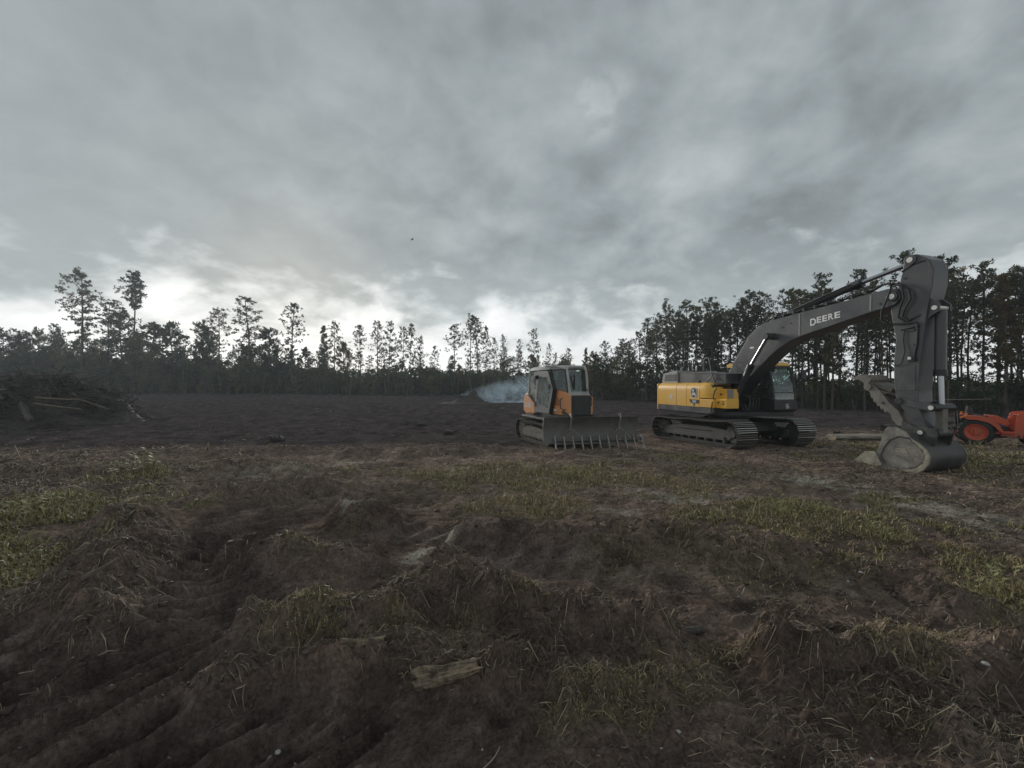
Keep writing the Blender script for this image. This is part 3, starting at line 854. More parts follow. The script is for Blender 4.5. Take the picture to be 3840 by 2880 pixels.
# pines that stand up over the far wood: x, y, height, kind, label
SKY = [
    ((-96.7, 90.0, 27.2), arms[0], 26, 1.0, 3.14 * 0, 'tall pine with long flat arms reaching left above the left woods'),
    ((-85.0, 90.0, 27.1), bare[0], 27, 1.0, 0, 'tallest slim pine with a bare trunk and a tuft of crown on top'),
    ((-92.9, 92.0, 21.1), stand[1], 12, 1.2, 0, 'bushy pine standing between the two tallest pines'),
    ((-89.8, 92.0, 18.0), scrub[0], 8, .9, 0, 'scrubby pine just left of the tallest slim pine'),
    ((-83.2, 92.0, 15.3), scrub[1], 8, 1.3, 0, 'round low crown just right of the tallest slim pine'),
    ((-78.1, 92.0, 15.7), scrub[2], 8, .8, 0, 'small pine with a pointed head right of the round low crown'),
    ((-64.5, 88.0, 18.5), stand[6], 12, 1.1, 2.4, 'dark pine leaning its crown left over the left half of the woods'),
    ((-69.6, 90.0, 14.9), scrub[0], 8, .9, 1.0, 'ragged low pine just left of the dark leaning pine'),
    ((-56.4, 86.0, 20.4), airy[0], 14, 1.3, 0, 'airy spreading pine, the highest left of the bright cloud'),
    ((-46.8, 85.0, 18.9), airy[1], 14, 1.0, 0, 'thin airy pine standing alone right of the spreading pine'),
    ((-51.9, 86.0, 13.3), scrub[1], 8, .9, 2.0, 'low dark pine between the two airy pines'),
    ((-39.4, 84.0, 14.4), cone[2], 13, .95, 0, 'dense cone shaped pine over the middle of the woods'),
    ((-36.8, 83.0, 15.0), airy[2], 14, .9, 0, 'thin pine close against the dense cone shaped pine'),
    ((-35.3, 84.0, 10.5), scrub[2], 8, .8, 1.0, 'little pine low between two groups of pines'),
    ((-31.0, 82.0, 14.1), stand[3], 12, .95, 1.0, 'leftmost of the row of even pines left of the smoke'),
    ((-27.6, 82.0, 15.0), stand[4], 12, .95, 0, 'second pine of the row of even pines left of the smoke'),
    ((-25.2, 82.0, 14.9), airy[0], 14, .85, 2.0, 'third pine of the row of even pines left of the smoke'),
    ((-22.4, 82.0, 14.0), airy[1], 14, .85, 1.2, 'fourth pine of the row of even pines left of the smoke'),
    ((-20.9, 82.0, 14.5), stand[5], 12, .8, 3.0, 'fifth pine of the row of even pines left of the smoke'),
    ((-19.0, 82.0, 12.0), airy[2], 14, .8, 4.0, 'last and lowest pine of the even row left of the smoke'),
    ((-11.6, 80.0, 14.0), stand[0], 12, 1.15, 0, 'round headed pine at the left of the clump above the smoke'),
    ((-8.4, 80.0, 15.8), stand[1], 12, 1.0, 0, 'highest pine of the clump above the smoke'),
    ((-6.9, 80.0, 15.6), stand[2], 12, 1.0, 2.0, 'dark pine crowding the highest pine above the smoke'),
    ((-5.2, 80.0, 13.6), airy[0], 14, .7, 1.0, 'pine at the right of the clump above the smoke'),
    ((-3.5, 80.0, 11.5), airy[1], 14, .6, 2.0, 'first thin pine between the clump and the bulldozer'),
    ((-1.7, 80.0, 12.0), airy[2], 14, .6, 0, 'second thin pine between the clump and the bulldozer'),
    ((1.3, 80.0, 11.0), airy[0], 14, .6, 3.0, 'third thin pine between the clump and the bulldozer'),
    ((4.5, 80.0, 13.0), airy[1], 14, .75, 4.0, 'sparse pale pine rising behind the bulldozer cab'),
    ((7.3, 80.0, 10.2), airy[2], 14, .6, 5.0, 'small sparse pine just right of the bulldozer cab'),
    ((11.0, 60.0, 7.7), cone[0], 13, .8, 1.0, 'dark pine filling the gap right of the bulldozer cab'),
    ((11.8, 58.0, 6.5), scrub[0], 8, .9, 2.0, 'low pine at the foot of the pine right of the bulldozer'),
]
for (p, kd, h0, wd, rz, lb) in SKY:
    plant(kd, p[0], p[1], p[2], h0, 'pine_tree', lb, 'tree', 'pines over the far wood', rz, wd)

# the even stand on the right: rows of slim pines behind the excavator
ra = np.random.default_rng(77)
def stand_line(q):        # front edge of the stand, q 0..1 from far left to near right
    pts = [(11.5, 62), (16, 53), (21, 46), (27.5, 35.5), (33, 31), (41, 27.5), (48, 26)]
    q = q * (len(pts) - 1); i = min(int(q), len(pts) - 2); f = q - i
    return np.array(pts[i]) * (1 - f) + np.array(pts[i + 1]) * f
nrm = np.array([0.60, 0.80])
cnt = 0
for row in range(6):
    nq = 31 if row < 4 else 18
    for i in range(nq):
        q = (i + ra.uniform(0.1, 0.9)) / nq
        p = stand_line(q) + nrm * (row * 2.3 + ra.uniform(-.8, .8)) + np.array([ra.uniform(-.5, .5), 0])
        h = (11.3 - 1.2 * max(0, q - 0.62) * 2 - 1.4 * max(0, 0.3 - q) * 2) * ra.uniform(0.80, 1.10) + row * 0.10
        if q < .22 and ra.uniform() < .45: continue
        h *= .66 + .34 * float(sstep(0, .26, q))
        kd = stand[ra.integers(0, 7)] if ra.uniform() < .93 else cone[ra.integers(0, 3)]
        side = 'right stand left of the boom' if p[0] / p[1] < .62 else 'right stand between boom and right edge'
        plant(kd, p[0], p[1], h * (1 if kd in stand else .9), 12 if kd in stand else 13, 'slim_pine',
              'slim pine with a high crown in the ' + side, 'tree', 'pines of the ' + side, None, 1.0)
        cnt += 1
# undergrowth at the feet of the stand
for i in range(120):
    q = (i + ra.uniform(0, 1)) / 120
    p = stand_line(q) + nrm * ra.uniform(-1.2, 9.0)
    h = (ra.uniform(1.3, 3.2) if i % 3 else ra.uniform(3.0, 5.2)) * (1.2 if q < .5 else .85)
    plant(small[ra.integers(0, 3)], p[0], p[1], h, 3.2, 'undergrowth_bush', 'leafy bush at the foot of the right pine stand', 'bush', 'undergrowth of the right pine stand', None, ra.uniform(1.0, 1.7), 'bark', 'leaves')

# the far wood on the left and in the middle
def wood_line(x):
    return np.interp(x, [-170, -110, -60, -20, 4, 12], [92, 92, 86, 81, 78, 66])
def wood_top(x):
    return np.interp(x, [-130, -100, -80, -60, -40, -20, 0, 14], [13.8, 11.8, 10.8, 9.8, 8.2, 7.6, 7.3, 6.8])
i = 0
for x in np.arange(-128, 14, 1.75):
    row = i % 3
    xx = x + ra.uniform(-.7, .7)
    y = wood_line(xx) + row * 2.4 + ra.uniform(-.8, .8)
    h = wood_top(xx) * ra.uniform(0.5, 1.12)
    if ra.uniform() < 0.72:
        plant(broad[ra.integers(0, 5)], xx, y, h, 9, 'woodland_tree', 'leafy tree in the dense far wood', 'tree', 'leafy trees of the far wood', None, ra.uniform(.75, 1.05), 'palebark', 'leaves')
    else:
        plant(scrub[ra.integers(0, 3)], xx, y, h * 1.05, 8, 'woodland_pine', 'small pine in the dense far wood', 'tree', 'small pines of the far wood', None, ra.uniform(.7, .9), 'bark', 'needles')
    i += 1
for x in np.arange(-126, 15, 1.9):
    xx = x + ra.uniform(-.6, .6)
    y = wood_line(xx) - 1.6 + ra.uniform(-1, .6)
    plant(shrub[ra.integers(0, 4)], xx, y, ra.uniform(2.2, 5.0), 3.0, 'woodland_shrub', 'shrub along the foot of the far wood', 'shrub', 'shrubs along the far wood', None, ra.uniform(.8, 1.1), 'palebark', 'leaves')

# thin pines scattered through the edge of the wood
for k in range(46):
    xx = -124 + 136 * (k + ra.uniform(.1, .9)) / 46
    y = wood_line(xx) + ra.uniform(1.0, 6.0)
    h = wood_top(xx) * ra.uniform(1.0, 1.35)
    plant(airy[ra.integers(0, 3)], xx, y, h, 14, 'thin_pine', 'thin wispy pine standing out of the far wood edge', 'tree', 'thin pines of the far wood', None, ra.uniform(.75, 1.1))

# the depth of the wood behind the edge trees reads as one mass
n = 70000
mx_ = ra.uniform(-175, 22, n)
my_ = wood_line(mx_) + 7 + ra.uniform(0, 16, n)
tp = wood_top(mx_) * (0.62 + 0.30 * (vnoise(mx_ / 2.6, my_ / 5.0, 5) * 2))
mz_ = tp * ra.uniform(0, 1, n) ** 0.7 - 0.3
Vw, Fw = leaf_quads(np.stack([mx_, my_, mz_], 1), 0.5, ra)
o = link('far_wood', np_mesh('far_wood', Vw, Fw), M['leaves'])
tag(o, 'dense dark interior of the far wood behind its edge trees', 'woods', kind='stuff')
# open ground cover behind the right stand, low
n = 16000
q = ra.uniform(0, 1, n)
pp = np.array([stand_line(a) for a in q]) + nrm * ra.uniform(9, 30, n)[:, None]
zz = ra.uniform(0, 1, n) ** 1.3 * (2.6 + 1.2 * vnoise(pp[:, 0] / 4, pp[:, 1] / 4, 3)) * np.where(q < .35, 1.9, 1.0) - .3
Vw, Fw = leaf_quads(np.stack([pp[:, 0], pp[:, 1], zz], 1), 0.28, ra)
o = link('ground_cover', np_mesh('ground_cover', Vw, Fw), M['leaves'])
tag(o, 'low tangled ground cover behind the right pine stand', 'undergrowth', kind='stuff')


# ------------------------------------------------------------------ machines
def frame_rot(a):
    """z rotation of a machine whose nose points (sin a, -cos a)"""
    return a - math.pi / 2


def loop_path(xc, hl, r, z0, sag=0.03, n=400):
    """closed track loop in (x, z): list of (x, z, angle of the outward normal)"""
    pts = []
    L = hl - r
    m = 120
    for i in range(m):                      # bottom, front to rear
        pts.append((xc + L - 2 * L * i / m, z0))
    for i in range(m):                      # round the rear
        a = -math.pi / 2 - math.pi * i / m
        pts.append((xc - L + r * math.cos(a), z0 + r + r * math.sin(a)))
    for i in range(m):                      # top, rear to front
        f = i / m
        pts.append((xc - L + 2 * L * f, z0 + 2 * r - sag * abs(math.sin(2 * math.pi * f))))
    for i in range(m):
        a = math.pi / 2 - math.pi * i / m
        pts.append((xc + L + r * math.cos(a), z0 + r + r * math.sin(a)))
    d = [0.0]
    for p, q in zip(pts, pts[1:] + pts[:1]):
        d.append(d[-1] + math.hypot(q[0] - p[0], q[1] - p[1]))
    return pts, d


def track(parent, y, xc, hl, r, z0, width, pitch, pitch_slope, mat_shoe, mat_frame, nroll, hub_r, side):
    pts, d = loop_path(xc, hl, r, z0)
    tot = d[-1]
    n = int(round(tot / pitch))
    pt = tot / n
    slope = lambda x, z: z + pitch_slope * x

    def at(s_):
        s_ %= tot
        lo = int(np.searchsorted(d, s_, 'right')) - 1
        lo = min(lo, len(pts) - 1)
        p, q = pts[lo], pts[(lo + 1) % len(pts)]
        f = (s_ - d[lo]) / max(d[lo + 1] - d[lo], 1e-9)
        return p[0] + (q[0] - p[0]) * f, p[1] + (q[1] - p[1]) * f

    # chain under the shoes
    chain = MB()
    inner = [at(k * tot / 120) for k in range(120)]
    cx0, cz0 = xc, z0 + r
    ring = []
    for k in range(120):
        p, q = inner[k - 1], inner[(k + 1) % 120]
        tx, tz = q[0] - p[0], q[1] - p[1]
        l = math.hypot(tx, tz)
        nx, nz = -tz / l, tx / l
        a = inner[k]
        if (a[0] - cx0) * nx + (a[1] - cz0) * nz < 0: nx, nz = -nx, -nz
        tooth = 0.02 if k % 2 else 0.0
        ring.append(((a[0], a[1]), (a[0] - nx * (0.075 + tooth), a[1] - nz * (0.075 + tooth))))
    for yy in (-0.09, 0.09):
        vs_ = []; fs = []
        for o_, i_ in ring:
            for w_ in (-0.025, 0.025):
                vs_.append((o_[0], y + yy + w_, slope(*o_)))
                vs_.append((i_[0], y + yy + w_, slope(*i_)))
        for k in range(120):
            a, b = 4 * k, 4 * ((k + 1) % 120)
            fs += [(a, b, b + 1, a + 1), (a + 2, a + 3, b + 3, b + 2), (a + 1, b + 1, b + 3, a + 3), (a, a + 2, b + 2, b)]
        chain.add(vs_, fs)
    tr = chain.build('track', mat_frame, parent)
    # one shoe: a bent plate with three grousers
    sm = MB()
    hw = width / 2; hp = pt * 0.455
    prof = [(-hp, 0.0), (hp, 0.0), (hp, 0.022), (hp * .90, 0.058), (hp * .70, 0.056), (hp * .60, 0.020), (hp * .14, 0.020), (hp * .08, 0.048), (-hp * .08, 0.048), (-hp * .14, 0.020), (-hp * .60, 0.020), (-hp * .70, 0.056), (-hp * .90, 0.058), (-hp, 0.022)]
    sm.prism(prof, -hw, hw, 'y')
    me = sm.mesh('track_shoe', 25)
    me.materials.append(mat_shoe)
    me.materials.append(M['grouser'])
    for p_ in me.polygons:                  # ground contact polishes the grouser tips
        if min(me.vertices[i_].co.z for i_ in p_.vertices) > 0.044: p_.material_index = 1
    for k in range(n):
        a = at(k * pt); b_ = at(k * pt + 0.02); c_ = at(k * pt - 0.02)
        tx, tz = b_[0] - c_[0], slope(*b_) - slope(*c_)
        ang = math.atan2(tz, tx)
        nx, nz = -math.sin(ang), math.cos(ang)
        if (a[0] - cx0) * nx + (a[1] - cz0) * nz < 0: ang += math.pi
        link('track_shoe', me, None, tr, (a[0], y, slope(*a)), (0, -ang, 0))
    # side frame, idler, sprocket, rollers
    L = hl - r
    s = MB()
    zf = z0 + 0.12
    s.prism([(xc - L + 0.1, zf + 0.06), (xc + L - 0.15, zf + 0.06), (xc + L - 0.05, zf + 0.14), (xc + L - 0.1, zf + r * 0.95), (xc + L * .35, zf + r * 1.15), (xc - L * .4, zf + r * 1.15), (xc - L + 0.1, zf + r * 0.8)], y - 0.17, y + 0.17)
    s.box(xc - L + 0.2, xc + L - 0.3, y - 0.2, y + 0.2, zf + 0.05, zf + 0.16)
    s.box(xc - L * .55, xc + L * .5, y - 0.185, y + 0.185, zf + r * .75, zf + r * .8)
    s.xf(lambda X, Y, Z: (X, Y, slope(X, Z)))
    fo = s.build('track_frame', mat_frame, parent, 0.015)
    for nm, xx in (('idler_wheel', xc + L), ('drive_sprocket', xc - L)):
        g = MB()
        hh = 0.12 * side
        zc_ = slope(xx, z0 + r)
        g.lathe([(0.0, hh * 1.25), (hub_r * .35, hh * 1.25), (hub_r * .42, hh), (hub_r * .85, hh), (hub_r * .95, hh * .7), (hub_r, hh * .4), (hub_r, -hh * .4), (hub_r * .9, -hh), (0, -hh)], (xx, y + 0.02 * side, zc_), 28)
        if nm == 'idler_wheel':
            for kk in range(5):
                a = kk * 2 * math.pi / 5 + .3
                g.box(xx - .02 + .62 * hub_r * math.cos(a), xx + .02 + .62 * hub_r * math.cos(a), y + hh + .0 * side, y + hh * 1.25, zc_ - .02 + .62 * hub_r * math.sin(a), zc_ + .02 + .62 * hub_r * math.sin(a))
        else:
            for kk in range(14):
                a = kk * 2 * math.pi / 14
                ca, sa = math.cos(a), math.sin(a)
                g.prism([(xx + hub_r * ca - .03 * sa, zc_ + hub_r * sa + .03 * ca), (xx + (hub_r + .04) * ca, zc_ + (hub_r + .04) * sa), (xx + hub_r * ca + .03 * sa, zc_ + hub_r * sa - .03 * ca)], y - .03, y + .03)
        g.build(nm, mat_frame, parent)
    for k in range(nroll):
        xx = xc - L + 0.35 + (2 * L - 0.7) * k / (nroll - 1)
        g = MB()
        g.lathe([(0.0, 0.19 * side), (0.045, 0.19 * side), (0.06, 0.15 * side), (0.095, 0.14 * side), (0.095, 0.05 * side), (0.075, 0.03 * side), (0.075, -0.1 * side), (0, -0.1 * side)], (xx, y, slope(xx, z0 + 0.16)), 16)
        g.build('track_roller', mat_frame, parent)
    return tr


# the running-deer badge, drawn as flat shapes (x right, z up), unit height 1
SHIELD = [(-.36, .40), (-.2, .47), (0, .5), (.2, .47), (.36, .40), (.41, .2), (.42, 0), (.40, -.22), (.35, -.38), (.2, -.46), (0, -.5), (-.2, -.46), (-.35, -.38), (-.40, -.22), (-.42, 0), (-.41, .2)]
DEER = [(-.28, .27), (-.13, .30), (-.08, .40), (-.06, .30), (0, .40), (.0, .28), (.04, .20), (-.02, .16), (-.05, .02), (.0, -.03), (.14, -.03), (.17, .10), (.22, .0), (.22, -.10), (.27, -.22), (.39, -.36), (.33, -.38), (.18, -.27), (.06, -.18), (-.12, -.19), (-.22, -.14), (-.12, -.30), (-.17, -.31), (-.30, -.16), (-.31, -.11), (-.18, -.09), (-.14, -.04), (-.14, .1), (-.18, .17), (-.08, .19), (-.10, .22), (-.27, .22)]


def badge(parent, origin, ux, un, size):
    """plaque in the plane spanned by ux and z; un is the outward normal"""
    o, ux, un = Vector(origin), Vector(ux), Vector(un)

    def plate(poly, sc_, d0, d1):
        mb = MB()
        n_ = len(poly)
        A = [o + ux * (p[0] * sc_) + Vector((0, 0, p[1] * sc_)) + un * d0 for p in poly]
        B = [o + ux * (p[0] * sc_) + Vector((0, 0, p[1] * sc_)) + un * d1 for p in poly]
        mb.add(A + B, [tuple(range(n_)), tuple(range(n_, 2 * n_))] + [(i, (i + 1) % n_, n_ + (i + 1) % n_, n_ + i) for i in range(n_)])
        return mb
    b0 = plate(SHIELD, size, 0.0, 0.006).build('badge', M['white'], parent)
    plate(SHIELD, size * 0.87, 0.007, 0.010).build('badge_field', M['black'], b0)
    plate(DEER, size * 0.95, 0.0105, 0.013).build('badge_deer', M['white'], b0)


def letters(parent, body, size, loc, rx, ry=0.0, bold=0.0, mat_='white', rot=None, squash=1.0):
    me = text_mesh(body, size, bold)
    o_ = link('lettering', me, M[mat_], parent, loc, rot if rot else (R(90), ry, rx))
    o_.scale = (squash, 1, 1)
    return o_


def letter_fit(parent, ch, x0, x1, z0, z1, y, shear):
    """one raised capital fitted between x0..x1 and z0..z1 on a right-hand side plate"""
    me = text_mesh(ch, 1.0, 0.028, 0.0)
    n_ = len(me.vertices)
    c = np.empty(n_ * 3, np.float32)
    me.vertices.foreach_get('co', c)
    c = c.reshape(-1, 3)
    lo, hi = c.min(0), c.max(0)
    f = (c - lo) / np.maximum(hi - lo, 1e-6)
    out = np.empty_like(c)
    out[:, 0] = x0 + f[:, 0] * (x1 - x0)
    out[:, 1] = y - .003
    out[:, 2] = z0 + f[:, 1] * (z1 - z0) + shear * (out[:, 0] - x0)
    me.vertices.foreach_set('co', out.ravel())
    me.update()
    return link('lettering', me, M['white'], parent)


def build_excavator():
    X = empty('excavator', (7.98, 14.6, 0.0), frame_rot(0.258))
    tag(X, 'yellow and charcoal crawler excavator with raised boom and bucket resting on the ground', 'excavator')
    K, BO = M['black'], M['boom']
    for side in (-1, 1):
        track(X, 1.19 * side, -0.30, 2.20, 0.40, 0.045, 0.76, 0.19, 0.030, M['steel'], M['frame'], 8, 0.33, side)
    # car body between the tracks
    MB().prism([(-1.5, .5), (-.8, .36), (.6, .36), (1.1, .5), (.9, .78), (-1.3, .78)], -1.0, 1.0).build('car_body', M['frame'], X, 0.02)
    MB().tube([(-.1, 0, .76), (-.1, 0, 1.03)], 0.66, 36).build('swing_bearing', K, X, 0.01)
    # decal on the inner track frame
    MB().box(.55, .70, .985, .988, .5, .58).build('decal', M['white'], X)
    # deck
    MB().prism([(-2.5, -1.24), (.62, -1.24), (1.12, -1.1), (1.3, -.5), (1.45, .25), (1.45, 1.2), (-2.5, 1.24)], 1.03, 1.17, 'z').build('deck_frame', K, X, 0.015)
    MB().prism([(-2.5, 1.06), (-2.5, 1.265), (.62, 1.265), (.66, 1.12), (.55, 1.06)], -1.29, -1.2).build('side_skirt', BO, X, 0.01)
    MB().prism([(-2.5, 1.06), (-2.5, 1.265), (-.4, 1.265), (-.4, 1.06)], 1.2, 1.29).build('side_skirt', BO, X, 0.01)
    # counterweight
    MB().prism([(-2.50, -1.29), (-2.60, -1.27), (-2.72, -1.05), (-2.80, -.5), (-2.80, .5), (-2.72, 1.05), (-2.60, 1.27), (-2.50, 1.29)], 1.03, 2.12, 'z').build('counterweight', M['yellow'], X, 0.05)
    # dark core that shows in the door gaps
    MB().box(-2.49, .5, -1.2, 1.2, 1.17, 2.08).build('house_core', K, X)
    prof = [(-1.30, 1.275), (-1.30, 1.86), (-1.292, 1.96), (-1.262, 2.05), (-1.20, 2.11), (-1.10, 2.145), (-.80, 2.155), (-.80, 2.10), (-1.2, 2.0), (-1.25, 1.275)]
    for x0, x1 in ((-2.488, -1.325), (-1.310, -.750), (-.735, -.050)):
        MB().prism(prof, x0, x1, 'x').build('side_panel', M['yellow'], X, 0.008)
    lp = [(-p[0], p[1]) for p in prof]
    for x0, x1 in ((-2.488, -1.4), (-1.38, -.42)):
        MB().prism(lp, x0, x1, 'x').build('side_panel', M['yellow'], X, 0.008)
    # rounded front end of the right housing
    secs = [(-.035, 1.0, 0), (.16, 1.0, 0), (.30, .97, .01), (.42, .86, .03), (.52, .68, .05), (.57, .50, .07), (.585, .30, .10)]
    vs_, fs = [], []
    for x_, k_, iny in secs:
        zt = 1.60 + (2.155 - 1.60) * k_
        for (yy, zz) in [(-1.30 + iny, 1.60), (-1.30 + iny, 1.60 + (zt - 1.60) * .55), (-1.285 + iny, 1.60 + (zt - 1.60) * .74), (-1.24 + iny, 1.60 + (zt - 1.60) * .90), (-1.15, zt), (-.80, zt), (-.80, 1.60)]:
            vs_.append((x_, yy, zz))
    for i_ in range(len(secs) - 1):
        for k_ in range(7):
            fs.append((i_ * 7 + k_, i_ * 7 + (k_ + 1) % 7, (i_ + 1) * 7 + (k_ + 1) % 7, (i_ + 1) * 7 + k_))
    fs += [tuple(range(7)), tuple(range((len(secs) - 1) * 7, len(secs) * 7))]
    MB().add(vs_, fs).build('fuel_tank', M['yellow'], X, 0.012, smooth=50)
    MB().prism([(-.035, 1.275), (-.035, 1.575), (.60, 1.575), (.64, 1.54), (.64, 1.275)], -1.31, -.95).build('tool_box', M['yellow'], X, 0.02)
    st = MB().box(.645, 1.12, -1.22, -.72, 1.28, 1.60).build('step_box', M['yellow'], X, 0.02)
    g = MB()
    g.box(.72, .80, -1.226, -1.21, 1.44, 1.50)
    for kk in range(3):
        g.box(.92, 1.03, -1.226, -1.21, 1.40 + kk * .05, 1.425 + kk * .05)
    g.build('vent_slots', K, st)
    b2 = MB().box(.10, .88, -1.0, -.5, 1.55, 1.93).build('battery_box', M['yellow'], X, 0.02)
    MB().box(.60, .70, -1.006, -.99, 1.72, 1.77).build('latch', K, b2)
    MB().box(.88, .98, -.96, -.8, 1.62, 1.92).build('work_lamp', M['grey'], X, 0.01)
    MB().box(-.4, .5, -.85, -.45, 1.9, 2.17).build('upper_box', M['yellow'], X, 0.02)
    # engine hood
    MB().prism([(-1.66, 2.10), (.78, 2.10), (.78, 2.46), (-1.66, 2.56)], -.93, .95).build('engine_hood', BO, X, 0.02)
    MB().tube([(-1.64, -.945, 2.575), (-.4, -.945, 2.52), (.79, -.945, 2.475)], 0.016, 6).build('hood_trim', M['grey'], X)
    gb = MB().prism([(-2.70, 2.125), (-1.675, 2.125), (-1.70, 2.64), (-2.0, 2.62), (-2.6, 2.52)], -.97, .9).build('intake_housing', M['grey'], X, 0.02)
    MB().prism([(-2.53, 2.22), (-1.74, 2.22), (-1.75, 2.50), (-2.46, 2.48)], -.976, -.972).build('grille_opening', K, gb)
    gr = MB()
    for r_ in range(9):
        zz = 2.235 + r_ * .031
        gr.box(-2.51, -1.76, -.985, -.977, zz, zz + .008)
    for r_ in range(8):
        for c_ in range(11):
            xx = -2.49 + c_ * .068 + (.034 if r_ % 2 else 0)
            if xx < -1.78:
                gr.box(xx, xx + .014, -.984, -.978, 2.243 + r_ * .031, 2.266 + r_ * .031)
    gr.build('grille', M['grey'], gb)
    MB().lathe([(0, .1), (.16, .1), (.17, .05), (.17, -.1), (0, -.1)], (0, 0, 0), 20).xf(lambda x, y, z: (x - 1.45, z - .1, y + 2.72)).build('air_cleaner', K, X)
    MB().tube([(-1.9, -.2, 2.6), (-1.9, -.2, 2.85), (-1.98, -.2, 2.95)], .07, 12).build('exhaust_stack', K, X)
    MB().box(-2.02, -1.86, -.6, -.45, 2.62, 2.76).build('rear_lamp', K, X, .01)
    # handrails
    for pts in ([(-1.37, -.88, 2.5), (-1.40, -.88, 2.96), (-1.33, -.88, 3.02), (-1.02, -.88, 3.0), (-.98, -.88, 2.95), (-.98, -.88, 2.14)],
                [(-.88, -.88, 2.14), (-.88, -.88, 2.98), (-.82, -.88, 3.03), (-.42, -.88, 3.03), (-.37, -.88, 2.98), (-.37, -.88, 2.14)],
                [(-.28, -.9, 2.14), (-.28, -.9, 2.98), (-.22, -.9, 3.04), (-.06, -.92, 3.05), (.0, -.93, 2.98), (.23, -1.0, 2.38), (.54, -1.1, 1.93), (.58, -1.22, 1.85), (.58, -1.31, 1.45), (.52, -1.33, 1.15), (.40, -1.33, 1.10)],
                [(-.30, -1.0, 2.16), (-.05, -1.0, 2.18), (.20, -1.0, 2.36)]):
        MB().tube(pts, 0.019, 8).build('handrail', K, X)
    MB().lathe([(0, .06), (.045, .06), (.05, 0), (.05, -.03), (0, -.03)], (0, 0, 0), 16).xf(lambda x, y, z: (x - .42, z - 1.0, y + 2.18)).build('filler_cap', K, X)
    # boom
    boom = [(-.02, 1.62), (-.10, 1.80), (-.04, 2.08), (.46, 2.88), (.88, 3.44), (1.10, 3.72), (1.32, 3.90), (1.58, 4.03), (1.87, 4.10), (2.89, 4.19), (3.91, 4.26), (4.75, 4.345), (5.10, 4.38),
            (5.28, 4.34), (5.36, 4.22), (5.36, 4.08), (5.26, 3.97), (5.10, 3.93), (4.81, 3.89), (4.01, 3.72), (2.96, 3.50), (2.60, 3.39), (2.22, 3.19), (1.90, 2.97), (1.60, 2.72), (1.13, 2.30), (.50, 1.66), (.30, 1.55), (.10, 1.54)]
    bo = MB().prism(boom, -.30, .30).build('boom', BO, X, 0.02)
    for xa, za, xb, zb in ((2.885, 3.49, 2.895, 4.18), (4.745, 3.89, 4.755, 4.33)):
        MB().prism([(xa - .018, za + .03), (xa + .018, za + .03), (xb + .018, zb - .03), (xb - .018, zb - .03)], -.306, -.298).build('weld_strip', M['grey'], bo)
    MB().prism([(.42, 2.80), (.50, 2.86), (1.05, 2.90), (1.08, 2.86), (.56, 2.80), (.90, 2.48), (.86, 2.44)], -.304, -.298).build('weld_strip', M['black'], bo)
    for ch, x0, x1, dz in (('D', 3.215, 3.385, .03), ('E', 3.405, 3.535, 0), ('E', 3.560, 3.695, 0), ('R', 3.720, 3.865, 0), ('E', 3.885, 4.035, 0)):
        zc_ = 3.868 + (x0 - 3.215) * .115
        letter_fit(bo, ch, x0, x1, zc_ - .085 - dz, zc_ + .085, -.3005, .055)
    MB().cyl((1.98, -.50, 3.60), (1.98, .50, 3.60), .105, 24).build('cylinder_boss', BO, bo, .01)
    MB().cyl((5.22, -.345, 4.17), (5.22, .345, 4.17), .115, 24).build('boom_tip_boss', BO, bo, .01)
    MB().cyl((5.22, -.355, 4.17), (5.22, .355, 4.17), .062, 20).build('pin', M['silver'], bo)
    # boom foot brackets
    for s_ in (-1, 1):
        MB().prism([(-.35, 1.16), (1.0, 1.16), (.75, 1.55), (.35, 1.95), (.0, 1.98), (-.25, 1.7)], .325 * s_, .385 * s_).build('boom_bracket', K, X, .01)
    MB().prism([(-.5, 1.16), (1.1, 1.16), (.9, 1.42), (-.3, 1.5)], -.32, .32).build('valve_housing', K, X, .03)
    for s_ in (-1, 1):
        bc = MB().tube([(.58, .45 * s_, 1.40), (1.30, .45 * s_, 2.66)], .095, 20).build('boom_cylinder', BO, X, .008)
        MB().tube([(1.22, .45 * s_, 2.52), (1.34, .45 * s_, 2.73)], .115, 20).build('cylinder_head', K, bc, .008)
        MB().tube([(1.32, .45 * s_, 2.70), (1.93, .45 * s_, 3.55)], .052, 16).build('rod', M['chrome'], bc)
        MB().cyl((1.97, .40 * s_, 3.60), (1.97, .56 * s_, 3.60), .10, 20).build('rod_eye', K, bc, .008)
        MB().tube([(.70, .55 * s_, 1.52), (1.30, .55 * s_, 2.60), (1.34, .52 * s_, 2.68)], .018, 6).build('cylinder_pipe', M['frame'], bc)
        MB().box(.42, .74, .38 * s_ - .04, .38 * s_ + .14, 1.2, 1.46).build('cylinder_mount', K, bc, .02)
    # steel pipes in front of the valve block
    for k_ in range(4):
        yy = -.20 + .13 * k_
        MB().tube([(1.02, yy, 1.24), (1.06, yy, 1.55), (1.0, yy, 1.66), (.86, yy, 1.72)], .022, 8).build('hydraulic_pipe', M['frame'], X)
    # arm cylinder on top of the boom
    MB().prism([(2.25, 4.12), (2.42, 4.38), (2.54, 4.38), (2.75, 4.15)], -.12, -.08).prism([(2.25, 4.12), (2.42, 4.38), (2.54, 4.38), (2.75, 4.15)], .08, .12).build('cylinder_bracket', BO, bo, .008)
    ac = MB().tube([(2.48, 0, 4.31), (4.20, 0, 4.70)], .095, 20).build('arm_cylinder', BO, X, .008)
    MB().tube([(4.12, 0, 4.68), (4.36, 0, 4.735)], .115, 20).build('cylinder_head', K, ac, .01)
    MB().tube([(4.34, 0, 4.73), (5.44, 0, 4.94)], .056, 16).build('rod', M['chrome'], ac)
